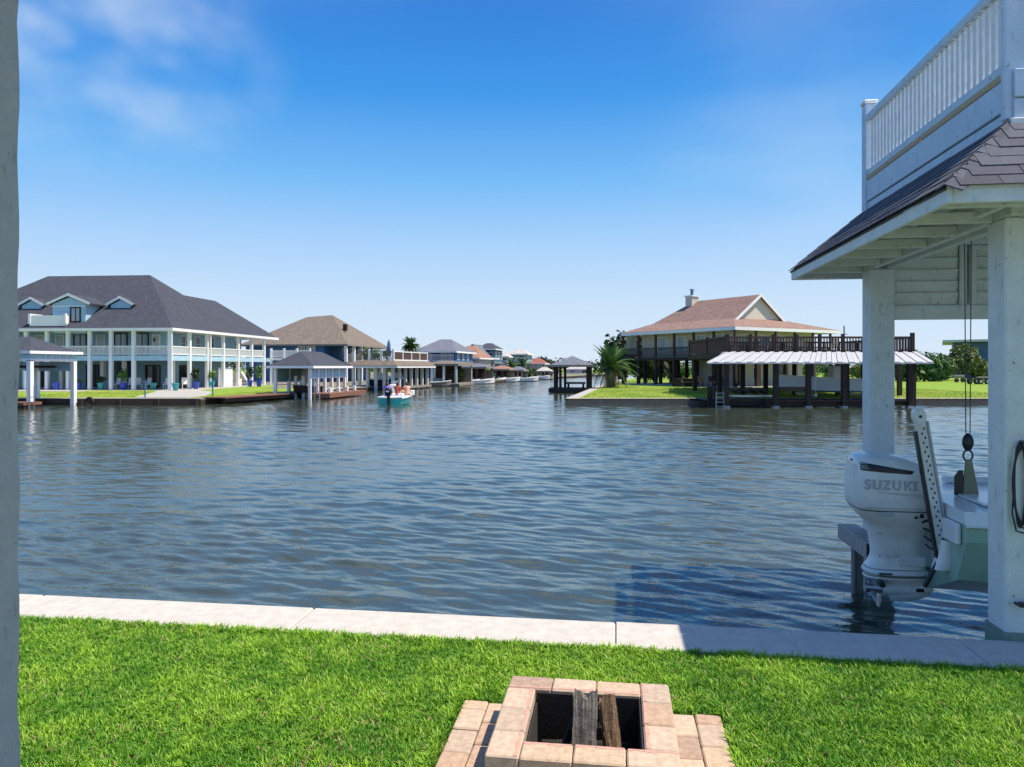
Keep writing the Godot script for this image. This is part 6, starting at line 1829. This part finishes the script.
	for k in 2:
		var b := skiff("moored_boat", ["white covered boat under the front of the pillared dock", "blue and white boat under the middle of the pillared dock"][k], d.position + Vector3(-2.4 + 0.2 * k, 0.42, -1.2 - 4.2 * k).rotated(Vector3.UP, deg_to_rad(-12)), deg_to_rad(78), 3.6, 1.7, M.dark_cloth if k == 0 else M.deep_blue, M.gel_white, "boats under the pillared dock", 0.7)
		span("console", M.gel_white, b, Vector3(1.2, 0.7, -0.4), Vector3(1.9, 1.35, 0.4), 0.05)
	palm("short fan palm between the pillared dock and the slate blue house", Vector3(-13.6, BANK, -99), 4.9, 0.2, 1.45, 80, 8, 24)

# ---------- houses further up the canal ----------
func stilt(called: String, label: String, u0: float, u1: float, z: float, v_eave: float, v_ridge: float, roof: Material, wall: Material, gable := false, v_floor := 0.0, depth := 11.0) -> Node3D:
	var x0 := (u0 - CU) / F * z
	var w := (u1 - CU) / F * z - x0
	var t := thing(called, label, "house", Vector3(x0, BANK, -z), deg_to_rad(-10), "houses further up the canal")
	var ev := EYE - (v_eave - CV) / F * z - BANK
	var rd := EYE - (v_ridge - CV) / F * z - BANK
	var fl := ev - 2.6 if v_floor == 0.0 else EYE - (v_floor - CV) / F * z - BANK
	if gable: part("roof", hip(-0.5, w + 0.5, 0.5, -depth - 0.5, ev, Vector3(w / 2, rd, 0.5), Vector3(w / 2, rd, -depth - 0.5), false), roof, t)
	else: part("roof", hip(-0.5, w + 0.5, 0.5, -depth - 0.5, ev, Vector3(w * 0.35, rd, -depth / 2), Vector3(w * 0.65, rd, -depth / 2), true), roof, t)
	fascias(t, M.white, -0.5, w + 0.5, 0.5, -depth - 0.5, ev, 0.2)
	span("upper_wall", wall, t, Vector3(0, fl, -depth), Vector3(w, ev - 0.01, -0.8))
	span("floor", M.timber_grey, t, Vector3(-0.2, fl - 0.3, -depth), Vector3(w + 0.2, fl - 0.002, 0.4))
	span("ground_wall", wall, t, Vector3(0.8, 0, -depth), Vector3(w - 0.6, fl - 0.31, -3.5))
	var n := maxi(2, int(w / 2.6))
	for k in n + 1: span("stilt", M.blind, t, Vector3(w * k / n - 0.14, -0.2, -0.1), Vector3(w * k / n + 0.14, fl - 0.3, 0.2))
	for k in n: window(t, Vector3(w * (k + 0.5) / n, (fl + ev) / 2, -0.8), minf(1.3, w / n * 0.6), minf(1.4, (ev - fl) * 0.62), 0, M.white, M.glass_dark if k % 2 else M.glass_pale)
	for k in 3: window(t, Vector3(w, (fl + ev) / 2, -2.5 - 3.0 * k), 1.1, minf(1.4, (ev - fl) * 0.62), PI / 2, M.white, M.glass_dark)
	railing(t, Vector3(-0.1, fl, 0.3), Vector3(w + 0.1, fl, 0.3), 1.0, M.white, 0.16)
	return t
func dock_roof(label: String, u0: float, u1: float, z: float, v_eave: float, v_ridge: float, v_water: float, roof: Material, post: Material, depth := 5.0) -> void:
	var x0 := (u0 - CU) / F * z
	var w := (u1 - CU) / F * z - x0
	var t := thing("canal_dock", label, "boat dock", Vector3(x0, WATER, -z), deg_to_rad(-10), "roofed docks further up the canal")
	var ev := EYE - (v_eave - CV) / F * z - WATER
	var rd := EYE - (v_ridge - CV) / F * z - WATER
	part("roof", hip(-0.3, w + 0.3, 0.3, -depth - 0.3, ev, Vector3(w * 0.35, rd, -depth / 2), Vector3(w * 0.65, rd, -depth / 2), true), roof, t)
	fascias(t, M.timber_grey, -0.3, w + 0.3, 0.3, -depth - 0.3, ev, 0.22)
	for k in 4:
		for s in [0.0, -depth]: span("post", post, t, Vector3(w * k / 3 - 0.13, -0.8, s - 0.13), Vector3(w * k / 3 + 0.13, ev - 0.05, s + 0.13))
	span("dock", M.timber_grey, t, Vector3(-0.4, 0.05, -depth), Vector3(w + 0.5, 0.34, 0.3))
	span("added_dark_wall", M.timber_brown, t, Vector3(-0.2, 0.35, -depth), Vector3(w * 0.72, ev * 0.97, -depth + 0.4)); span("lattice", M.timber_grey, t, Vector3(w * 0.74, 0.35, -depth), Vector3(w + 0.1, ev * 0.8, -depth + 0.2)); span("bench", M.blind, t, Vector3(w * 0.1, 0.345, -depth * 0.5), Vector3(w * 0.4, 0.9, -depth * 0.3)); span("rail", M.timber_grey, t, Vector3(0, 1.25, -0.06), Vector3(w * 0.33, 1.34, 0.06)); span("locker", M.timber_brown, t, Vector3(w * 0.55, 0.345, -depth * 0.6), Vector3(w * 0.8, 1.5, -depth * 0.4))  # brown rear wall added so the space under the roof looks dark
	var r := skiff("docked_boat", "small white boat tied up under the " + label.substr(0, 40).strip_edges(), Vector3(x0 + w * 0.3, WATER + 0.1, -z - 1.0), 0.15, minf(2.6, w * 0.6), 1.2, M.timber_grey, M.blind, "boats at the docks further up the canal", 0.6)
	r.position.z = -z + 1.3
	r.position.y = WATER - 0.08
func make_far_row() -> void:
	var a := stilt("slate_roof_house", "blue house with slate grey roof and pale gable behind the fan palm", 416, 455, 108, 351.5, 338, M.roof_slate, M.deep_blue, false, 361.5, 12.0)
	dock_roof("dark open boat dock before the slate roofed house", 420, 457, 91, 364, 360.5, 386, M.roof_brown, M.blind, 8.0)
	stilt("orange_roof_house", "low house with an orange tiled roof beside the slate roofed house", 452, 478, 124, 358, 345, M.roof_orange, M.cream, false, 364, 10.0)
	dock_roof("grey roofed dock before the orange tiled house", 461, 485, 103, 367, 363.5, 384, M.roof_slate, M.timber_dark)
	stilt("blue_gable_house", "dark blue house with a steep grey gable", 461, 485, 142, 358, 344, M.roof_slate, M.steel_blue, true, 366, 12.0)
	stilt("tower_house", "tall narrow blue and white house with a dark roof", 476, 494, 148, 349, 342.5, M.roof_grey, M.steel_blue, false, 362, 9.0)
	stilt("small_blue_house", "small bright blue cottage between the tower house and palms", 495, 507, 160, 356.5, 352, M.roof_pale, M.pale_blue, false, 365, 8.0)
	dock_roof("orange roofed dock beside the moored boats", 491, 508, 117, 369, 365.5, 382, M.roof_orange, M.timber_dark)
	dock_roof("small slate roofed dock in front of the palms", 510, 522, 122, 370, 366.5, 382, M.roof_slate, M.timber_grey)
	stilt("teal_house", "teal house with a pale hip roof behind the palms", 508, 526, 165, 354, 348.5, M.roof_pale, M.teal_wall, false, 362, 9.0)
	stilt("red_roof_house", "house with a red metal roof near the canal's end", 528, 543, 172, 363.5, 358, M.roof_red, M.timber_brown, false, 370, 8.0)
	dock_roof("white roofed dock below the red roofed house", 537, 549, 142, 371, 367, 380, M.roof_pale, M.timber_grey)
	stilt("white_house", "white low house at the canal's end behind the gazebo dock", 566, 590, 215, 369, 365, M.roof_pale, M.white, false, 376, 8.0)
	stilt("red_shed", "small red roofed house just left of the gazebo", 549, 558, 205, 369, 366.5, M.roof_red, M.timber_grey, false, 374, 6.0)
	for k in 2:
		var at := pv([510.5, 522.0][k], 372, [128.0, 130.0][k])
		at.y = BANK
		palm(["palm with spreading fronds before the teal house", "darker palm beside the teal house's right wall"][k], at, 2.4, 0.18, 1.6, 30, 30 + k, 6)
		tree("canal_shrub", ["leafy shrub at the foot of the spreading palm", "leafy shrub at the foot of the darker palm"][k], at + Vector3(0.8, 0, 1.0), 2.0, [[Vector3(0, 1.0, 0), Vector3(1.3, 1.0, 1.0)]], M.leaf_mid if k == 0 else M.leaf_dark, 900, 0.2, 90 + k, "shrub", "shrubs further up the canal")
	for k in 3:
		var at := pv([536.0, 543.0, 549.0][k], 372, 190.0 + 6 * k)
		at.y = BANK
		tree("distant_tree", ["dark rounded tree behind the red roofed house", "tallest dark tree behind the red roofed house", "dark tree just left of the gazebo roof"][k], at, 5.0, [[Vector3(0, [2.9, 3.3, 2.6][k], 0), Vector3(2.4, 1.7, 2)], [Vector3(1.0, 2.0, 0), Vector3(2.2, 1.5, 2)]], M.leaf_dark, 2200, 0.28, 100 + k, "tree", "trees near the canal's end")
	var um := thing("dock_umbrella", "open grey blue umbrella on the dock before the orange tiled house", "umbrella", Vector3((484.0 - CU) / F * 106, WATER + 0.34, -106))
	var ug := G.new()
	ug.tube([Vector3(0, 1.85, 0), Vector3(0, 1.95, 0), Vector3(0, 2.3, 0)], [1.3, 1.3, 0.05], 10)
	part("canopy", ug, M.roof_slate, um)
	bx("pole", M.timber_grey, um, Vector3(0, 0.95, 0), Vector3(0.07, 1.9, 0.07))
	var sl := ["bright shrub at the water beside the dark open dock", "dark shrub between the dark open dock and the grey roofed dock", "bright shrub beside the grey roofed dock", "dark shrub left of the orange roofed dock", "bright shrub right of the orange roofed dock", "dark shrub beside the small slate roofed dock", "bright shrub between the small docks near the canal's end", "dark shrub below the red roofed house"]
	for k in 8:
		var at := pv([459.0, 462.5, 487.0, 490.0, 509.0, 524.0, 529.0, 535.0][k], 378, [98.0, 104.0, 112.0, 121.0, 126.0, 134.0, 140.0, 148.0][k])
		at.y = BANK
		tree("canal_shrub", sl[k], at, 2.0, [[Vector3(0, 0.9, 0), Vector3(1.1, 1.0, 0.9)]], M.leaf_fresh if k % 2 == 0 else M.leaf_dark, 700, 0.2, 130 + k, "shrub", "shrubs further up the canal")
	for k in 4:
		var at := Vector3(([470.0, 497.0, 516.0, 531.0][k] - CU) / F * [101.0, 114.5, 119.0, 137.0][k], WATER - 0.06, -[101.0, 114.5, 119.0, 137.0][k])
		var bt := skiff("moored_runabout", ["white runabout moored before the grey roofed dock", "white runabout moored before the orange roofed dock", "white runabout moored before the small slate roofed dock", "white runabout moored near the canal's end"][k], at, 0.4 - 0.2 * k, 3.6, 1.5, M.gel_white, M.gel_white, "moored runabouts", 0.6)
		span("windscreen", M.glass_dark, bt, Vector3(1.6, 0.62, -0.5), Vector3(1.7, 1.0, 0.5))
	# the wood beyond the last houses reads as one mass
	var blobs := []
	var r := RandomNumberGenerator.new()
	r.seed = 6
	for k in 46: blobs.append([Vector3(-190 + 9.5 * k, r.randf_range(1.2, 2.6), r.randf_range(-14, 14)), Vector3(r.randf_range(5, 8), r.randf_range(2.2, 4.4), 5)])
	var o := put("far_wood", leaves(blobs, 26000, 0.55, 3), M.leaf_dark, self, Transform3D(Basis(), Vector3(0, BANK, -262)))
	tag(o, "low dark line of trees on the land beyond the canal", "woods", "", "stuff")

func _ready() -> void:
	rng.seed = 1
	make_view()
	make_materials()
	make_water()
	make_foreground()
	make_house_deck()
	make_banks()
	make_boathouse()
	make_blue_house()
	make_tan_house()
	make_brown_house()
	make_covered_dock()
	make_shelters()
	make_right_lot()
	make_far_row()
	make_lift_boat()
	make_skiff()
